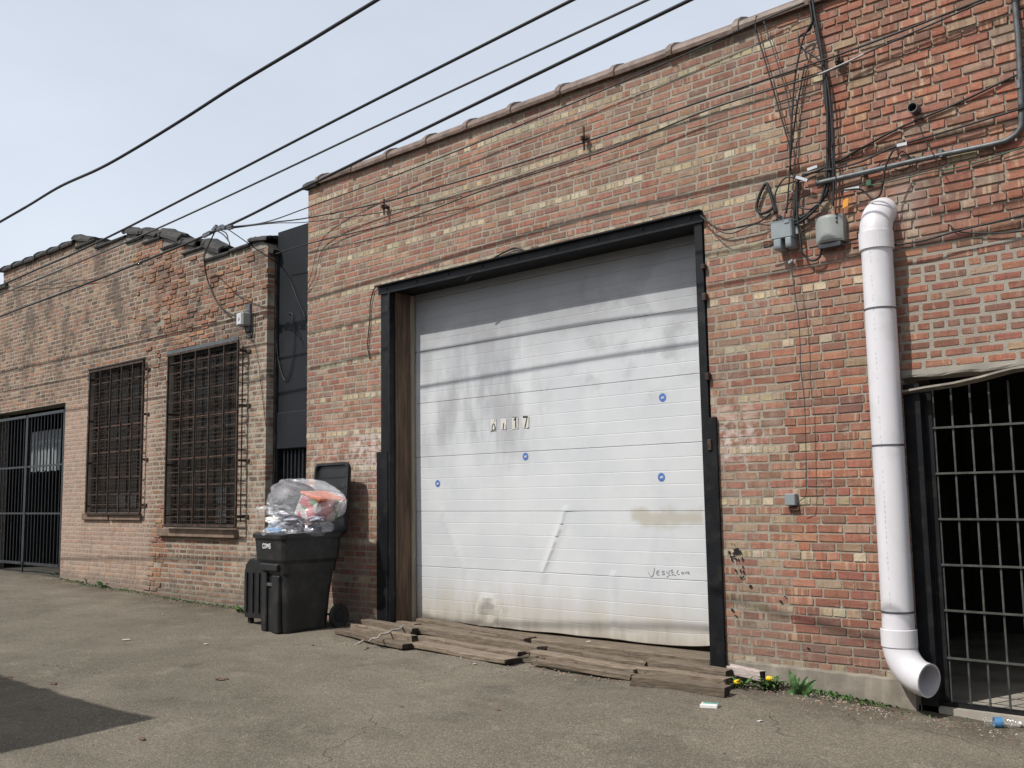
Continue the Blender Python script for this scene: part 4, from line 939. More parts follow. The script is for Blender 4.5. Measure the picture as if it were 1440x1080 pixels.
cable([P(352, 470, -.03), P(362, 500, -.02), P(368, 550, -.02), P(374, 600, -.02)], .004, 'hair-thin wire hanging down the right pier of the left building', 'wire')
# anchors
for (px, py, h, lab) in ((822, 195, .11, 'star-shaped dark wall anchor holding the middle cable, left of centre'), (541, 291, .09, 'small dark anchor rod between two cables near the left corner'), (1180, 86, .08, 'small dark anchor rod right of the black cable bundle')):
    p = P(px, py, -.05); an = thing('wall_anchor', p, lab, 'anchor', 'small anchors holding the wall cables')
    m_ = MB(); m_.bar((p[0], -.06, p[2] - h), (p[0], -.06, p[2] + h), .014); m_.build('rod', M['rust'], an)
    m_ = MB(); m_.bar((p[0], .02, p[2]), (p[0], -.1, p[2]), .022, .03); m_.bar((p[0] - .03, -.05, p[2] - .01), (p[0] + .03, -.05, p[2] + .01), .02, .03); m_.build('hook', M['rust'], an)
# right-hand bundle from roof to boxes
for i, (pts, lab) in enumerate((
    ([(1138, -12), (1143, 20), (1152, 60), (1158, 95), (1161, 140), (1166, 175), (1166, 215), (1166, 250), (1160, 275), (1140, 298), (1112, 312), (1095, 304)], 'thick black cable of the bundle, running from the roof edge into the blue grey box'),
    ([(1141, -12), (1146, 22), (1155, 70), (1162, 130), (1164, 180), (1163, 240), (1158, 270), (1150, 290), (1125, 312), (1100, 318)], 'black cable of the bundle curving widest below the conduit'),
    ([(1135, -10), (1141, 18), (1140, 40), (1124, 52), (1128, 68), (1150, 83), (1160, 100), (1168, 150), (1172, 240), (1172, 290)], 'kinked black cable that juts left of the bundle near the roof'),
    ([(1142, 30), (1128, 60), (1118, 110), (1114, 160), (1112, 200), (1111, 240)], 'left leaning thin cable of the bundle ending at the silver clamp'),
    ([(1132, 90), (1121, 150), (1113, 210), (1110, 252), (1106, 300)], 'thin straight cable beside the left leaning one'),
    ([(1064, 22), (1063, 40), (1080, 100), (1100, 170), (1110, 205), (1112, 240), (1120, 250)], 'thin cable hooked over the coping, nearest the left of the bundle'),
    ([(1074, 30), (1095, 95), (1108, 140), (1116, 200)], 'faint grey cable hanging between the hooked cable and the bundle'),
    ([(1170, 130), (1172, 200), (1176, 260), (1175, 300)], 'thin right-hand cable of the bundle behind the conduit'))):
    cable([P(px, py, -.045 - .012 * (i % 4)) for px, py in pts], (.014, .011, .008, .007, .006, .006, .0045, .005)[i], lab, 'bundle_cable', 'cable' if i != 6 else 'cable2', 'black cables dropping from the roof edge to the boxes', smooth=6)
for i, (pts, r, lab) in enumerate((
    ([(1090, 300), (1087, 285), (1080, 262), (1076, 259), (1068, 275), (1064, 290), (1066, 297), (1073, 300), (1085, 294), (1088, 288)], .012, 'coiled black cable loop hanging above the blue grey box'),
    ([(985, 303), (1000, 316), (1018, 323), (1045, 318), (1068, 312), (1084, 300)], .007, 'black cable sagging from the top right corner of the door frame to the coiled loop'),
    ([(990, 306), (1010, 324), (1030, 328), (1060, 316), (1084, 317)], .004, 'thinner cable sagging just below the one from the door frame'),
    ([(1122, 252), (1119, 275), (1117, 300), (1114, 335)], .013, 'short thick black cable between silver clamp and boxes'),
    ([(1121, 250), (1121, 300), (1125, 335), (1128, 355), (1140, 366), (1152, 362), (1156, 348)], .009, 'black cable looping under the rounded grey box'),
    ([(1118, 250), (1105, 250), (1096, 260), (1090, 275), (1092, 300)], .006, 'arched cable left of the silver clamp'),
    ([(1093, 305), (1092, 335), (1085, 345), (1075, 348)], .008, 'loose cable end hanging out in front of the blue grey box'),
    ([(1122, 285), (1125, 292), (1140, 294), (1150, 288), (1160, 293), (1164, 300)], .006, 'looped cable crossing above the rounded grey box'),
    ([(1184, 275), (1185, 268), (1192, 267), (1208, 266), (1216, 270), (1226, 279), (1236, 276), (1241, 262), (1244, 240), (1249, 225), (1256, 212), (1262, 210)], .007, 'thin black cable draped over the top elbow of the downpipe'),
    ([(1119, 252), (1140, 244), (1180, 226), (1260, 182), (1340, 148), (1445, 98)], .008, 'cable rising from the silver clamp to the right frame edge under the vent pipe'),
    ([(1128, 246), (1200, 231), (1260, 206), (1340, 182), (1445, 150)], .007, 'lower of the two cables rising right from the silver clamp'),
    ([(1255, 345), (1300, 338), (1345, 325), (1400, 312), (1450, 300)], .007, 'thin black cable running along the cement line right of the downpipe'),
    ([(1335, 316), (1350, 326), (1400, 328), (1450, 324)], .005, 'second thin cable crossing the cement line right of the downpipe'),
    ([(1178, 346), (1195, 343), (1212, 341)], .005, 'short cable from the rounded box behind the downpipe'),
    ([(1112, 366), (1116, 400), (1122, 440), (1125, 480), (1126, 520), (1131, 560), (1133, 620), (1134, 690), (1128, 702), (1120, 706)], .0035, 'long thin grey wire dropping to the small junction box'),
    ([(520, 505), (517, 484), (520, 450), (521, 425), (528, 404), (545, 401)], .0065, 'black wire bent round the top left corner of the door frame'),
    ([(655, 395), (690, 366), (715, 352), (728, 349), (750, 359)], .008, 'black wire arching over the middle of the door lintel'),
    ([(1291, 168), (1298, 190), (1310, 212), (1322, 232)], .004, 'thin wire hanging from below the vent pipe'),
    ([(1260, 225), (1268, 213), (1278, 220), (1280, 232), (1270, 240), (1258, 238)], .004, 'thin wire loop over the conduit near the downpipe'))):
    cable([P(px, py, -.02 if i in (15, 16) else -.03 - .035 * (i % 3) - (.08 if i in (6, 8) else 0)) for px, py in pts], r, lab, 'cable', 'cable' if i != 14 else 'cable2', 'cables and wires around the wall boxes and door', smooth=6)
cable([P(1216, 262, -.03), P(1250, 256, -.03), P(1300, 244, -.03), P(1360, 232, -.03), P(1445, 205, -.03)], .0045, 'green wire along the bricks below the conduit', 'wire', 'green')
o = MB(); p = P(1222, 257, -.03); o.obox(p, (.02, 0, 0), (0, .01, 0), (0, 0, .025), .004); tag(o.build('wire_tag', M['green']), 'green tag on the wire above the downpipe elbow', 'tag')
for (a, b, lab) in (((1120, 249), (1136, 254), 'silver clamp at the lower left of the cable bundle'), ((1136, 239), (1150, 234), 'silver clamp just above the conduit end'), ((1188, 268), (1209, 264), 'silver clamp right of the orange tag'), ((1262, 205), (1276, 202), 'silver clamp between conduit and vent pipe')):
    m_ = MB(); m_.bar(P(*a, -.09), P(*b, -.09), .022, .022); tag(m_.build('cable_clamp', M['silver']), lab, 'clamp', 'silver cable clamps')
m_ = MB(); a = P(1186, 292, -.06); b = P(1193, 279, -.06); m_.obox((a + b) / 2, ((b[0] - a[0]) / 2, 0, .005), (0, .004, 0), (.006, 0, (b[2] - a[2]) / 2)); tag(m_.build('cable_tag', M['orange']), 'orange cable tag between rounded box and downpipe', 'tag')
m_ = MB(); p = P(1112, 368, -.03); m_.obox(p, (.018, 0, .008), (0, .012, 0), (0, 0, .012), .003); m_.bar(p, (p[0] + .01, .02, p[2] - .02), .012); tag(m_.build('wire_clip', M['silver']), 'silver wire clip below the blue grey box', 'clip')
m_ = MB(); a = P(1170, 262, -.02); m_.box(P(1151, 255)[0], P(1172, 255)[0], -.03, .0, P(1160, 258)[2], P(1160, 240)[2]); tag(m_.build('mounting_board', M['jamb']), 'dark board behind the cable bundle at the conduit end', 'board')

# ================================================================== BIN, BAGS, CASE
BO = np.array([-.70, -.60, float(gz(-.7, -.6)) - .005]); th = math.radians(-5)
def bx(p):
    p = (p[0] * .95, p[1] * .91, p[2]); c, s_ = math.cos(th), math.sin(th); return np.array([BO[0] + p[0] * c - p[1] * s_, BO[1] + p[0] * s_ + p[1] * c, BO[2] + p[2]])
tb = thing('trash_bin', BO, 'black wheeled trash bin overflowing with bags, lid thrown open against the wall', 'trash bin')
def rrect(hx, hy, z, r, cy=0., n=4):
    out = []
    for sx, sy, a0 in ((1, -1, -90), (1, 1, 0), (-1, 1, 90), (-1, -1, 180)):
        for i in range(n + 1):
            a = math.radians(a0 + 90 * i / n); out.append((sx * (hx - r) + r * math.cos(a), cy + sy * (hy - r) + r * math.sin(a), z))
    return out
def binmesh(rs, name, mat=None, parent=tb, cap0=True, cap1=True, smooth=False):
    m_ = MB(); m_.rings(rs, cap0, cap1); m_.xf(bx); return m_.build(name, mat or M['binblack'], parent, smooth=smooth)
HB = 1.02
binmesh([rrect(.255, .27, .0, .05, -.03), rrect(.262, .28, .03, .06, -.03), rrect(.275, .30, .35, .06, -.02), rrect(.29, .325, .66, .06), rrect(.325, .37, .74, .06), rrect(.335, .385, .93, .06), rrect(.338, .39, .96, .06),
         rrect(.36, .41, .962, .07), rrect(.362, .412, 1.0, .07), rrect(.352, .402, 1.012, .07), rrect(.335, .385, 1.012, .06), rrect(.325, .375, .93, .06), rrect(.3, .34, .6, .06)], 'body', cap1=True)
def bbox(x0, x1, y0, y1, z0, z1, name, mat=None, b=.01):
    m_ = MB(); m_.obox(((x0 + x1) / 2, (y0 + y1) / 2, (z0 + z1) / 2), ((x1 - x0) / 2, 0, 0), (0, (y1 - y0) / 2, 0), (0, 0, (z1 - z0) / 2), b); m_.xf(bx); return m_.build(name, mat or M['binblack'], tb)
# the lifting-arm notch in the front: two cheeks, a hollow and a bar
bbox(-.19, -.08, -.36, -.28, .0, .62, 'front_cheek'); bbox(.04, .19, -.365, -.28, .0, .58, 'front_cheek'); bbox(-.08, .04, -.335, -.28, .0, .46, 'front_cheek'); bbox(-.19, .19, -.385, -.30, .625, .70, 'front_ledge')
bbox(-.085, .045, -.352, -.337, .465, .50, 'lift_bar', M['galv'], .004)
m_ = MB(); m_.tube([bx((-.2, .40, .93)), bx((-.2, .47, .97)), bx((.2, .47, .97)), bx((.2, .40, .93))], .016, 8); m_.build('handle', M['binblack'], tb)
m_ = MB(); m_.tube([bx((-.33, .36, .13)), bx((.33, .36, .13))], .012, 8); m_.build('axle', M['galv'], tb)
for s_ in (-1, 1):
    m_ = MB(); prof = [(.05, .012), (.085, .02), (.118, .026), (.13, .012), (.13, -.012), (.118, -.026), (.085, -.02), (.05, -.012)]
    rs = []
    for i in range(25):
        a = 2 * math.pi * i / 24; rs.append([bx((s_ * .31 + w_, .36 + r_ * math.cos(a), .13 + r_ * math.sin(a))) for r_, w_ in prof])
    m_.rings(rs, False, False); w_ = m_.build('wheel', M['rubber'], tb)
    m_ = MB(); m_.tube([bx((s_ * .29, .36, .13)), bx((s_ * .335, .36, .13))], .055, 14); m_.build('hub', M['binblack'], w_)
# lid: hinged at the back, standing open and leaning on the wall
def lidp(u, v, d):                                    # u across, v from hinge to lip, d proud of the lid plane (towards the bin)
    a = math.radians(80); hy, hz = .43, .99
    p = bx((u, hy + v * math.cos(a) * .35 - d * math.sin(a), hz + v * math.sin(a) + d * math.cos(a) * .2)); return p
def lring(hx, v0, v1, d, r):
    vc, hv = (v0 + v1) / 2, (v1 - v0) / 2; return [lidp(x, vc + y, d) for x, y, _ in rrect(hx, hv, 0, r)]
m_ = MB(); m_.rings([lring(.345, .0, .76, -.03, .07), lring(.36, -.015, .775, -.01, .08), lring(.362, -.017, .777, .028, .08), lring(.335, .01, .75, .028, .06), lring(.325, .02, .74, -.008, .05)]); lid = m_.build('lid', M['binblack'], tb)
for v in (.18, .34, .50, .62):
    m_ = MB(); m_.bar(lidp(-.29, v, -.004), lidp(.29, v, -.004), .012, .02); m_.build('lid_rib', M['binblack'], lid)
# bin lettering, white print
lt = MB(); SEG = {'C': [[(1, 1), (0, 1), (0, 0), (1, 0)]], 'O': [[(0, 0), (0, 1), (1, 1), (1, 0), (0, 0)]], 'D': [[(0, 0), (0, 1), (.8, .9), (1, .5), (.8, .1), (0, 0)]], 'M': [[(0, 0), (0, 1), (.5, .4), (1, 1), (1, 0)]], 'S': [[(1, 1), (0, 1), (0, .5), (1, .5), (1, 0), (0, 0)]]}
x = -.115
for ch in 'CDMS':
    for st in SEG[ch]:
        for (a, b) in zip(st[:-1], st[1:]):
            lt.bar(bx((x + a[0] * .032, -.3835, .86 + a[1] * .042)), bx((x + b[0] * .032, -.3835, .86 + b[1] * .042)), .010, .013)
    x += .046
lt.build('printed_letters', M['label'], tb)

def lump(c, r, seed, amp=.18, res=3, fold=None):
    import bmesh
    bm = bmesh.new(); bmesh.ops.create_icosphere(bm, subdivisions=res, radius=1.0); rg_ = np.random.default_rng(seed)
    ks = rg_.normal(size=(10, 3)) * 2.6; ph = rg_.uniform(0, 6.28, 10); V = []
    for v in bm.verts:
        p = np.array(v.co); d = sum(math.sin(k @ p + h) / (1 + .15 * i) for i, (k, h) in enumerate(zip(ks, ph))) / 5
        d2 = abs(sum(math.sin((k @ p) * 2.7 + h * 2) for k, h in zip(ks[:6], ph))) / 4
        q = p * (1 + amp * d + amp * .45 * d2)
        V.append(np.array(c) + q * np.array(r) if fold is None else fold(q))
    F = [tuple(v.index for v in f.verts) for f in bm.faces]; bm.free(); return V, F
# tied clear bag lying on top
BC = P(427, 709, -.60)
bag = thing('garbage_bag', BC, 'tied clear plastic bag with an orange carton inside, on top of the bin', 'garbage bag', 'clear garbage bags on the bin')
ax = P(487, 716, -.60) - P(370, 706, -.60); ax[1] = .12; AL = np.linalg.norm(ax); ax /= AL
ay = np.array([-ax[1], ax[0], 0]); ay /= np.linalg.norm(ay); az = np.cross(ax, ay)
def bagfold(q):
    s_ = q[0]; k = 1.0
    if s_ < -.45: k = max(.13, 1 - ((-s_ - .45) / .6) ** 1.0 * .9)
    ang = math.atan2(q[2], q[1])
    wr = 1 + (.045 * math.sin(ang * 11 + 1.5 * s_) + .03 * math.sin(ang * 23 + 3 * s_)) * min(1, max(0, .5 - s_))
    hz = .265 + .05 * (-s_) if q[2] > 0 else .20
    if s_ > .3: hz *= 1 - .25 * (s_ - .3)
    return BC + ax * (s_ * .485) + ay * np.sign(q[1]) * abs(q[1]) ** .85 * k * wr * .335 + az * (np.sign(q[2]) * abs(q[2]) ** .8 * k * wr * hz - .12 * max(0, -s_ - .5))
V, F = lump(None, None, 5, .13, 5, bagfold); m_ = MB(); m_.add(V, F); m_.build('plastic_film', M['film'], bag, smooth=True)
knot = bagfold(np.array([-1.05, 0, 0]))
m_ = MB(); rs = []
for i, (t_, rr) in enumerate(((0, .035), (.04, .02), (.10, .05), (.17, .09), (.22, .10))):
    ring = []
    for k in range(18):
        a = 2 * math.pi * k / 18; r2 = rr * (1 + .35 * math.sin(k * 2.9 + i)); ring.append(knot - ax * t_ + np.array([0, 0, -.25 * t_]) + ay * r2 * math.cos(a) + az * r2 * math.sin(a) * .55)
    rs.append(ring)
m_.rings(rs, False, False); m_.build('knot_tail', M['film'], bag, smooth=True)
V, F = lump(BC + ax * (-.13) + az * .02, (.25, .27, .215), 8, .14, 3); m_ = MB(); m_.add(V, F); m_.build('black_bag', M['bagblack'], bag, smooth=True)
M['bluewrap'] = plain('blue_wrapper', (.07, .19, .35), .35, .2, 14, .2); M['greywrap'] = plain('grey_wrapper', (.30, .31, .36), .4, .3, 14, .3)
M['carton'] = plain('orange_carton', (.46, .15, .085), .5, .15, 10, .05); M['cartonside'] = None
def carton_mat():
    t = NT('printed_carton'); n = t.n('ShaderNodeTexVoronoi'); n.inputs['Scale'].default_value = 9; t.l(t.pos, n.inputs['Vector'])
    s_ = t.n('ShaderNodeSeparateColor'); t.l(n.outputs['Color'], s_.inputs[0])
    c = t.mix(t.ss(s_.outputs[0], .45, .5), (.36, .34, .33), (.33, .07, .08)); c = t.mix(t.ss(s_.outputs[1], .68, .72), c, (.06, .17, .06)); c = t.mix(t.ss(s_.outputs[2], .8, .84), c, (.05, .04, .04))
    return t.fin(c, .5)
M['cartonside'] = carton_mat()
ca_ = math.radians(-13); ax, az = ax * math.cos(ca_) + az * math.sin(ca_), az * math.cos(ca_) - ax * math.sin(ca_)
cc = BC + ax * .24 + az * .03
m_ = MB(); m_.obox(cc, ax * .15, ay * .17, az * .12 + ax * .03, .01); m_.build('carton', M['cartonside'], bag)
m_ = MB(); m_.obox(cc + az * .135 + ax * .03, ax * .16, ay * .18, az * .012, .004); m_.build('carton_lid', M['carton'], bag)
for i, (a, b, c_, r_, mt) in enumerate(((-.15, -.20, -.22, .07, 'white'), (.05, -.22, -.2, .05, 'greywrap'), (.38, -.12, -.05, .06, 'greywrap'), (.0, -.27, -.1, .05, 'greywrap'), (.16, -.25, -.13, .055, 'greywrap'))):
    V, F = lump(BC + ax * a + ay * b + az * c_, (r_ * 1.7, r_, r_ * .55), 30 + i, .6, 3); m_ = MB(); m_.add(V, F); m_.build('crumpled_paper', M[mt], bag)
bag2 = thing('garbage_bag', bx((0, 0, 1.0)), 'clear bag of crumpled wrappers in the bin mouth, below the tied bag', 'garbage bag', 'clear garbage bags on the bin')
V, F = lump(bx((0.02, -.02, 1.03)), (.33, .37, .15), 14, .18, 4); m_ = MB(); m_.add(V, F); m_.build('plastic_film', M['film'], bag2, smooth=True)
for i in range(16):
    a = random.uniform(0, 6.28); r_ = random.uniform(.1, .27); p = bx((r_ * math.cos(a), r_ * 1.1 * math.sin(a) - .03, 1.02 + random.uniform(0, .05)))
    V, F = lump(p, (random.uniform(.05, .09), random.uniform(.04, .08), random.uniform(.03, .05)), 60 + i, .55, 2); m_ = MB(); m_.add(V, F)
    m_.build('wrapper', M[random.choice(['bluewrap', 'greywrap', 'greywrap', 'greywrap', 'white', 'binblack'])], bag2)
V, F = lump(bx((-.02, -.3, 1.04)), (.13, .05, .035), 99, .2, 2); m_ = MB(); m_.add(V, F); m_.build('wrapper', M['bluewrap'], bag2)
# black upright case left of the bin
g0 = G(364, 882); case = thing('rolling_case', g0, 'black rounded upright case with thin handle, standing left of the trash bin', 'case')
cx_, cy_, cz_ = -1.38, -.60, float(gz(-1.38, -.6))
zt_c = P(364, 783, -.55)[2] - cz_
m_ = MB(); rs = []
for y_, k in ((-.10, .93), (-.075, 1.), (.06, 1.), (.09, .93)):
    ring = []
    for (x, z) in ((-.17, .06), (.17, .06), (.19, .12), (.19, zt_c - .16), (.165, zt_c - .07), (.10, zt_c - .01), (0, zt_c), (-.10, zt_c - .01), (-.165, zt_c - .07), (-.19, zt_c - .16), (-.19, .12)):
        ring.append((cx_ + x * k, cy_ + y_, cz_ + .08 + (z - .08) * (1 - (1 - k) * .4)))
    rs.append(ring)
m_.rings(rs); m_.build('shell', M['binblack'], case)
for x in (-.12, 0, .12):
    m_ = MB(); m_.bar((cx_ + x, cy_ - .106, cz_ + .12), (cx_ + x, cy_ - .106, cz_ + zt_c - .16), .02, .02); m_.build('rib', M['binblack'], case)
for x in (-.13, .13):
    m_ = MB(); m_.bar((cx_ + x, cy_ - .04, cz_ + .07), (cx_ + x, cy_ - .04, cz_ - .005), .05); m_.build('foot', M['rubber'], case)
m_ = MB(); hp = P(362, 742, -.5)[2]; m_.tube([(cx_ + .05, cy_ + .05, cz_ + zt_c - .05), (cx_ + .05, cy_ + .05, hp)], .010, 6); m_.build('handle', M['galv'], case)

# ================================================================== PLANKS
PG = 'weathered planks lying in front of the white door'
def plank(a, b, w, t_, lab, lift=0., mat='wood', seedv=0, rag=.006):
    """a, b: photo pixels of the lower front edge; w depth away from the camera side; t_ thickness"""
    A, B_ = G(*a), G(*b); A[2] = float(gz(A[0], A[1])) + lift + .008; B_[2] = float(gz(B_[0], B_[1])) + lift + .008
    d = B_ - A; L = np.linalg.norm(d); d /= L; n = np.array([-d[1], d[0], 0.]); n /= np.linalg.norm(n); u = np.cross(d, n); u = u if u[2] > 0 else -u
    w *= .80; t_ *= random.uniform(.9, 1.15); m_ = MB(); rs = []; N = max(6, int(L / .16))
    for i in range(N + 1):
        s_ = L * i / N; ch = .006
        if i == 0: s_ = 0
        jf = [random.uniform(-rag, rag) for _ in range(4)]; sag = .004 * math.sin(i * .9 + seedv)
        e = lambda: (random.uniform(-.02, .02) if i in (0, N) else 0)
        pts_ = [(ch, 0), (0, ch), (0, t_ - ch), (ch, t_), (w - ch, t_), (w, t_ - ch), (w, ch), (w - ch, 0)]
        rs.append([A + d * (s_ + e()) + n * (p_[0] + jf[k // 2] * .5) + u * (p_[1] + sag + jf[k // 2] * .4 * (1 if k in (2, 3, 4, 5) else 0)) for k, p_ in enumerate(pts_)])
    tl = math.radians(random.uniform(-4, 4)); rs = [[p_ + u * ((p_ - A) @ n) * math.tan(tl) * (1 if tl > 0 else 0) + u * max(0, -math.tan(tl)) * (w - (p_ - A) @ n) for p_ in r_] for r_ in rs]
    m_.rings(rs); mid = (A + B_) / 2
    # plank frame: mesh along local x so that the grain follows it
    o0 = mid; ang = math.atan2(d[1], d[0]); c, s_ = math.cos(-ang), math.sin(-ang)
    m_.v = [((p[0] - o0[0]) * c - (p[1] - o0[1]) * s_, (p[0] - o0[0]) * s_ + (p[1] - o0[1]) * c, p[2] - o0[2]) for p in m_.v]
    ob = m_.build('wood_plank', M[mat], origin=(0, 0, 0)); ob.data.materials.append(M['endgrain'])
    for f_ in list(ob.data.polygons)[-2:]: f_.material_index = 1; ob.location = tuple(o0); ob.rotation_euler = (0, 0, ang)
    return tag(ob, lab, 'plank', PG)
plank((471, 893), (566, 916), .13, .045, 'splintered front plank of the rope-tied bundle by the bin')
plank((492, 893), (578, 911), .10, .075, 'dark thick plank in the middle of the rope-tied bundle', .012)
plank((509, 884), (578, 897), .11, .07, 'rear plank of the rope-tied bundle with a dark cut end', .02)
plank((516, 875), (582, 886), .12, .05, 'hindmost short plank of the rope-tied bundle against the door post', .0)
plank((571, 912), (711, 937), .23, .045, 'wide flat plank in front, left of centre, with a split end')
plank((585, 904), (727, 928), .12, .05, 'plank just behind the wide flat one, showing only its rear edge', .0)
plank((580, 893), (756, 925), .13, .065, 'long plank running from the rope-tied bundle to the rubble gap', .01)
plank((585, 880), (738, 909), .16, .06, 'long plank nearest the sill under the left half of the door', .0)
plank((748, 917), (905, 945), .13, .05, 'plank behind the centre rubble, nearest the sill', .01)
plank((745, 927), (893, 953), .12, .05, 'middle plank of the three right of the rubble', .0)
plank((748, 937), (888, 959), .10, .04, 'front plank of the three right of the rubble, with broken tip', .0)
plank((906, 944), (1022, 961), .14, .075, 'rear plank of the right-hand stack, against the white board', .012)
plank((898, 957), (1021, 973), .13, .085, 'middle plank of the right-hand stack', .0)
plank((888, 967), (1021, 983), .12, .07, 'front plank of the right-hand stack, nearest the alley', .0)
plank((1023, 955), (1069, 964), .10, .075, 'short whitewashed board end beside the dandelions', .02, 'woodwhite')
for i in range(9):
    p = G(random.uniform(715, 755), random.uniform(912, 934)); a = random.uniform(-.5, .9); L = random.uniform(.05, .13)
    m_ = MB(); m_.bar(p + np.array([-L * math.cos(a), -L * math.sin(a), .012]), p + np.array([L * math.cos(a), L * math.sin(a), .03]), random.uniform(.02, .05), .015)
    tag(m_.build('wood_scrap', M['wood']), 'small broken wood scraps in the gap between the plank rows', 'wood scrap', 'broken scraps between the planks')
r1 = [G(519, 902, .055), G(524, 898, .075), G(531, 897, .10), G(536, 892, .108), G(546, 890, .112), G(552, 886, .105), G(561, 885, .098), G(567, 880, .085), G(571, 883, .07)]
m_ = MB(); m_.tube(r1, .009, 6, 5); m_.tube([G(504, 905, .06), G(508, 903, .065), G(511, 901, .06)], .012, 6, 4)
tag(m_.build('rope', plain('pale_rope', (.30, .28, .25), .8, .2, 40, .2), smooth=True), 'pale rope tied across the plank bundle beside the bin', 'rope')

# ================================================================== PLANTS
def blade(m_, base, dirv, L, w, curl=.3, lobes=0, n=7, lift=.5):
    base = np.array(base); d = np.array([math.cos(dirv), math.sin(dirv), 0.]); s_ = np.array([-d[1], d[0], 0]); Lp, Rp, Mp = [], [], []
    for i in range(n + 1):
        t_ = i / n; p = base + d * L * t_ * math.cos(lift * (1 - curl * t_)) + np.array([0, 0, L * (math.sin(lift) * t_ - curl * t_ * t_ * .8)])
        ww = w * math.sin(math.pi * min(1, t_ * .86 + .1)) * ((1 if i % 2 else .5) if lobes else 1); Lp.append(p + s_ * ww + np.array([0, 0, ww * .35])); Rp.append(p - s_ * ww + np.array([0, 0, ww * .35])); Mp.append(p)
    m_.add(Lp + Mp + Rp, [q for i in range(n) for q in ((i, i + 1, n + 1 + i + 1, n + 1 + i), (n + 1 + i, n + 2 + i, 2 * n + 3 + i, 2 * n + 2 + i))])
def dandelion(px, py, fx, fy, lab, nl):
    g_ = G(px, py); d = thing('dandelion', g_, lab, 'dandelion', 'yellow dandelions at the wall foot')
    m_ = MB()
    for i in range(nl): blade(m_, g_ + np.array([random.uniform(-.05, .05), random.uniform(-.05, .05), .0]), random.uniform(0, 6.28), random.uniform(.08, .17), random.uniform(.010, .02), .35, 1, 7, random.uniform(.3, 1.1))
    m_.build('leaves', M['leaf'], d, fix=False)
    f = P(fx, fy, g_[1]); m_ = MB(); m_.tube([g_, (g_ + f) / 2 + np.array([.01, 0, .01]), f], .004, 5, 3); m_.build('stalk', M['leaf2'], d)
    V, F = lump(f, (.026, .026, .018), 3, .15, 2); m_ = MB(); m_.add(V, F); m_.build('flower', M['yellow'], d)
dandelion(1040, 966, 1037, 959, 'left dandelion, its yellow head in front of the whitewashed board', 26)
dandelion(1084, 968, 1082, 954, 'right dandelion, yellow head between the white board and the leafy plant', 44)
dk = thing('dock_plant', G(1126, 977), 'bright green broad-leaved weed against the concrete foot of the wall', 'weed')
gp = G(1126, 977)
for tx, ty, w in ((1109, 941, .024), (1118, 948, .02), (1136, 951, .025), (1147, 956, .027), (1124, 952, .018), (1107, 970, .026), (1140, 974, .026), (1116, 980, .022)):
    tip = P(tx, ty, gp[1] + random.uniform(-.05, .02)); m_ = MB(); v = tip - gp; N = 8; Lp, Mp, Rp = [], [], []
    s_ = np.cross(v, (CAM - gp)); s_ /= np.linalg.norm(s_); f_ = np.array([.3, -.9, 0.])
    for i in range(N + 1):
        t_ = i / N; p = gp + v * t_ + f_ * .05 * math.sin(math.pi * t_); ww = w * math.sin(math.pi * min(1, .08 + t_ * .92)) ** .8 * (1 + .1 * math.sin(i * 2.2)); Lp.append(p + s_ * ww); Rp.append(p - s_ * ww); Mp.append(p - f_ * .008)
    m_.add(Lp + Mp + Rp, [q for i in range(N) for q in ((i, i + 1, N + 2 + i, N + 1 + i), (N + 1 + i, N + 2 + i, 2 * N + 3 + i, 2 * N + 2 + i))]); m_.build('leaf', M['leaf2'], dk, fix=False)
for (px, py, n_, s_, lab) in ((148, 825, 26, .16, 'leafy green weed clump at the wall below the left barred window'), (122, 819, 14, .10, 'small green weed left of the leafy clump'), (346, 861, 20, .12, 'green weed tuft at the brick corner left of the bin'), (84, 810, 16, .1, 'low weeds at the foot of the left gate')):
    g_ = G(px, py); m_ = MB()
    for i in range(n_): blade(m_, g_ + np.array([random.uniform(-.14, .14), random.uniform(-.05, .05), 0]), random.uniform(0, 6.28), random.uniform(.5, 1.2) * s_, random.uniform(.015, .035), .4, 0, 5, random.uniform(.3, 1.2))
    tag(m_.build('weed', M['leaf2' if n_ > 20 else 'leaf'], fix=False), lab, 'weed', 'green weeds along the left wall')
# moss and tiny weeds where wall and alley meet
m_ = MB()
for i in range(1300):
    k = random.random()
    if k < .35: x = random.uniform(-5.8, -2.4)
    elif k < .55: x = random.uniform(-7.8, -5.8)
    elif k < .9: x = random.gauss(5.0, .28)
    else: x = random.uniform(4.2, 5.4)
    y = -abs(random.gauss(.05, .05)) - (.04 if x > 4 else .015)
    blade(m_, (x, y, float(gz(x, y)) + .0), random.uniform(0, 6.28), random.uniform(.015, .05), random.uniform(.003, .008), .3, 0, 3, random.uniform(.3, 1.3))
tag(m_.build('undergrowth', M['leaf'], fix=False), 'thin line of moss and tiny weeds at the wall foot', 'weeds', kind='stuff')

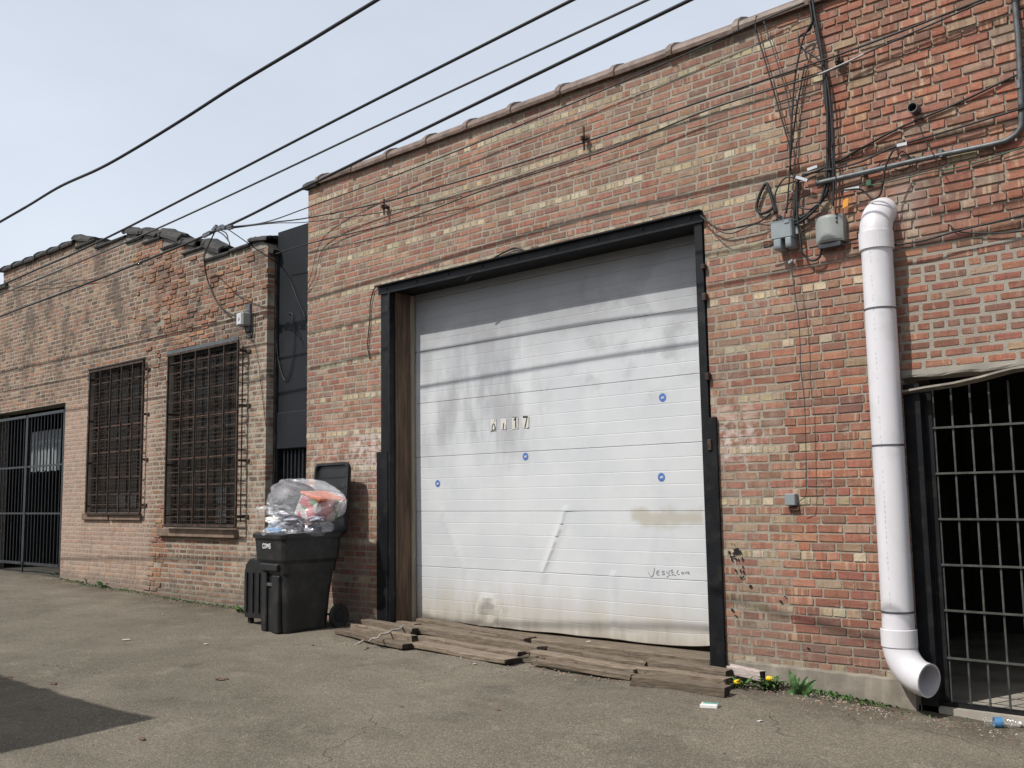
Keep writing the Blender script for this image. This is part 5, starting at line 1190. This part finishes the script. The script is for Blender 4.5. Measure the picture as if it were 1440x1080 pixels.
# ================================================================== GRAVEL AND LITTER
def stone(m_, x, y, s_, z=None):
    z = float(gz(x, y)) if z is None else z; k = [random.uniform(.6, 1.2) * s_ for _ in range(3)]; a = random.uniform(0, 3.14); c, s2 = math.cos(a), math.sin(a)
    vs = []
    for (u, v, w) in ((1, 0, 0), (0, 1, 0), (-1, 0, 0), (0, -1, 0), (0, 0, 1), (.6, .6, .6), (-.6, .5, .55), (.5, -.6, .5), (-.5, -.55, .6)):
        u, v, w = u * k[0] * random.uniform(.8, 1.2), v * k[1] * random.uniform(.8, 1.2), w * k[2] * .8 * random.uniform(.8, 1.2); vs.append((x + u * c - v * s2, y + u * s2 + v * c, z + w))
    m_.add(vs, [(0, 5, 7), (0, 1, 5), (1, 6, 5), (1, 2, 6), (2, 8, 6), (2, 3, 8), (3, 7, 8), (3, 0, 7), (5, 4, 7), (5, 6, 4), (6, 8, 4), (8, 7, 4)])
M['pebble'] = plain('grey_pebble', (.23, .205, .175), .9, .55, 30, .2); M['palepebble'] = plain('pale_pebble', (.33, .30, .25), .9, .35, 30, .2); M['chip'] = plain('brick_chip', (.26, .13, .09), .9, .4, 30, .2)
for mt, N, lab, key in (('pebble', 2600, 'grey grit and pebbles scattered over the alley', 0), ('palepebble', 260, 'pale pebbles swept to the wall foot and shadow edge', 1), ('chip', 420, 'red brick crumbs along the wall foot', 2)):
    m_ = MB()
    for i in range(N):
        k = random.random()
        if key == 0 and k < .55:
            x, y = random.uniform(-8, 7.2), random.uniform(-6, -.1); s_ = random.choice([.003, .004, .005, .007]) * random.uniform(.7, 1.4)
        elif key == 0 or (key == 1 and k < .8) or key == 2:
            x = random.uniform(4.2, 6.9) if random.random() < .65 else random.uniform(-8, 4.2); y = -.04 - abs(random.gauss(0, .13)) - (.05 if x > 4 else 0); s_ = random.uniform(.004, .011)
            if 0 < x < 4.1: y -= .7
        else:
            a = random.random(); q = G(150 + 90 * a + random.gauss(0, 12), 1025 - 22 * a + random.gauss(0, 7)); x, y = q[0], q[1]; s_ = random.uniform(.004, .009)
        stone(m_, x, y, s_)
    tag(m_.build('gravel', M[mt]), lab, 'gravel', kind='stuff')
# bottle
q0 = G(1385, 1023); q1 = G(1428, 1025); bt = thing('plastic_bottle', q0, 'clear crushed plastic bottle with blue label lying below the right gate', 'bottle')
d = q1 - q0; L = .20; d /= np.linalg.norm(d); c0 = q0 + np.array([0, 0, .034])
m_ = MB(); m_.tube([c0, c0 + d * .004, c0 + d * .03, c0 + d * .09, c0 + d * .14, c0 + d * .17, c0 + d * .20], [.012, .031, .033, .029, .032, .022, .011], 14); m_.build('body', M['bottle'], bt, smooth=True)
m_ = MB(); m_.tube([c0 + d * .055, c0 + d * .105], .0335, 14, cap=False); m_.build('paper_label', M['bluewrap'], bt, smooth=True)
m_ = MB(); m_.tube([c0 + d * .20, c0 + d * .215], .013, 10); m_.build('cap', M['white'], bt)
g_ = G(998, 995); m_ = MB(); m_.obox(g_ + np.array([0, 0, .014]), (.055, .02, 0), (-.015, .04, 0), (0, 0, .012), .003); tag(m_.build('cigarette_box', M['white']), 'small white crumpled packet lying in front of the right-hand planks', 'packet')
m_ = MB(); m_.obox(g_ + np.array([.005, .01, .0275]), (.05, .018, 0), (-.006, .018, 0), (0, 0, .0012)); tag(m_.build('packet_flap', plain('teal_print', (.12, .32, .27), .6, .2, 30, 0)), 'green paper flap on the white packet', 'paper')
for (px, py, w, h, lab) in ((178, 900, .10, .02, 'thin white paper strip on the alley left of the bin'), (290, 906, .07, .02, 'pale yellow straw on the alley left of the bin'), (230, 864, .05, .02, 'white scrap near the wall below the right barred window'), (75, 834, .03, .02, 'tiny white scrap near the left gate'), (576, 912, .05, .03, 'pale scrap in front of the rope-tied planks'), (655, 905, .03, .03, 'small white scrap on the long plank'), (828, 914, .04, .02, 'white scrap near the sill'), (668, 934, .03, .02, 'white crumb in front of the wide plank'), (1068, 1015, .04, .03, 'grey scrap in front of the leafy weed')):
    g_ = G(px, py); a = random.uniform(-.4, .4); m_ = MB(); lift = .075 if py in (905, 914) else .006
    m_.obox(g_ + np.array([0, 0, lift]), (w / 2 * math.cos(a), w / 2 * math.sin(a), .004), (-h / 2 * math.sin(a), h / 2 * math.cos(a), 0), (0, 0, .002)); tag(m_.build('paper_scrap', M['white']), lab, 'litter', 'paper scraps on the alley')
for (px, py, s_) in ((310, 956, .05), (440, 908, .02), (565, 995, .02), (318, 955, .03), (75, 962, .05), (12, 953, .05), (200, 1040, .03), (700, 1000, .025)):
    g_ = G(px, py); m_ = MB(); V, F = lump(g_ + np.array([0, 0, .004]), (s_, s_ * .5, .010), int(px), .3, 2); m_.add(V, F); tag(m_.build('leaf_litter', M['jamb']), 'dark dead leaf or clod lying on the asphalt', 'dead leaf', 'dark clods and dead leaves on the alley')

# ================================================================== GARAGE ACROSS THE ALLEY (casts the shadow at the lower left)
gh = 3.5; tip = G(214, 1011)
yb = tip[1] - (gh - float(gz(tip[0], tip[1]))) / 1.3; xb = tip[0] - .3 * (gh - float(gz(tip[0], tip[1]))) / 1.3
ga = thing('garage', (xb - 3, yb - 3, 0), 'flat-roofed brick garage across the alley, behind the viewer on the left', 'garage')
m_ = MB(); m_.box(xb - 9, xb, yb - 6, yb, -.6, gh - .12); m_.build('wall', M['mo_left'], ga)
m_ = MB(); m_.box(xb - 9.05, xb + .0, yb - 6.05, yb + .0, gh - .12, gh); m_.build('roof', M['roofing'], ga)
m_ = MB()
for i in range(60):
    a_ = xb - .15 * i; m_.box(a_ - .148, a_, yb - .2, yb - random.uniform(.0, .05), gh + .001, gh + random.uniform(.0, .06) + .002)
    b_ = yb - .22 - .15 * i
    if i < 38: m_.box(xb - .2, xb - random.uniform(.0, .06), b_ - .148, b_, gh + .001, gh + random.uniform(.0, .07) + .002)
tag(m_.build('coping', M['tar'], ga), kind='stuff')  # uneven blocks added on the unseen roof edge to roughen its shadow
m_ = MB(); m_.box(xb - 6.5, xb - 2.5, yb + .001, yb + .05, -.3, 2.4); m_.build('garage_door', M['door'], ga)
gb_ = thing('garage', (12, -13, 0), 'added long brick garage, unseen behind the viewer, blocking low sky light', 'garage')  # unseen building added to cut the low sky light in the alley
m_ = MB(); m_.box(3.2, 26, -16, -10.2, -.6, 4.3); m_.build('wall', M['mo_left'], gb_)
m_ = MB(); m_.box(3.1, 26.1, -16.1, -10.1, 4.3, 4.42); m_.build('roof', M['roofing'], gb_)
m_ = MB(); m_.box(6, 9, -10.199, -10.15, -.3, 2.5); m_.box(12, 15, -10.199, -10.15, -.3, 2.5); m_.build('garage_door', M['door'], gb_)
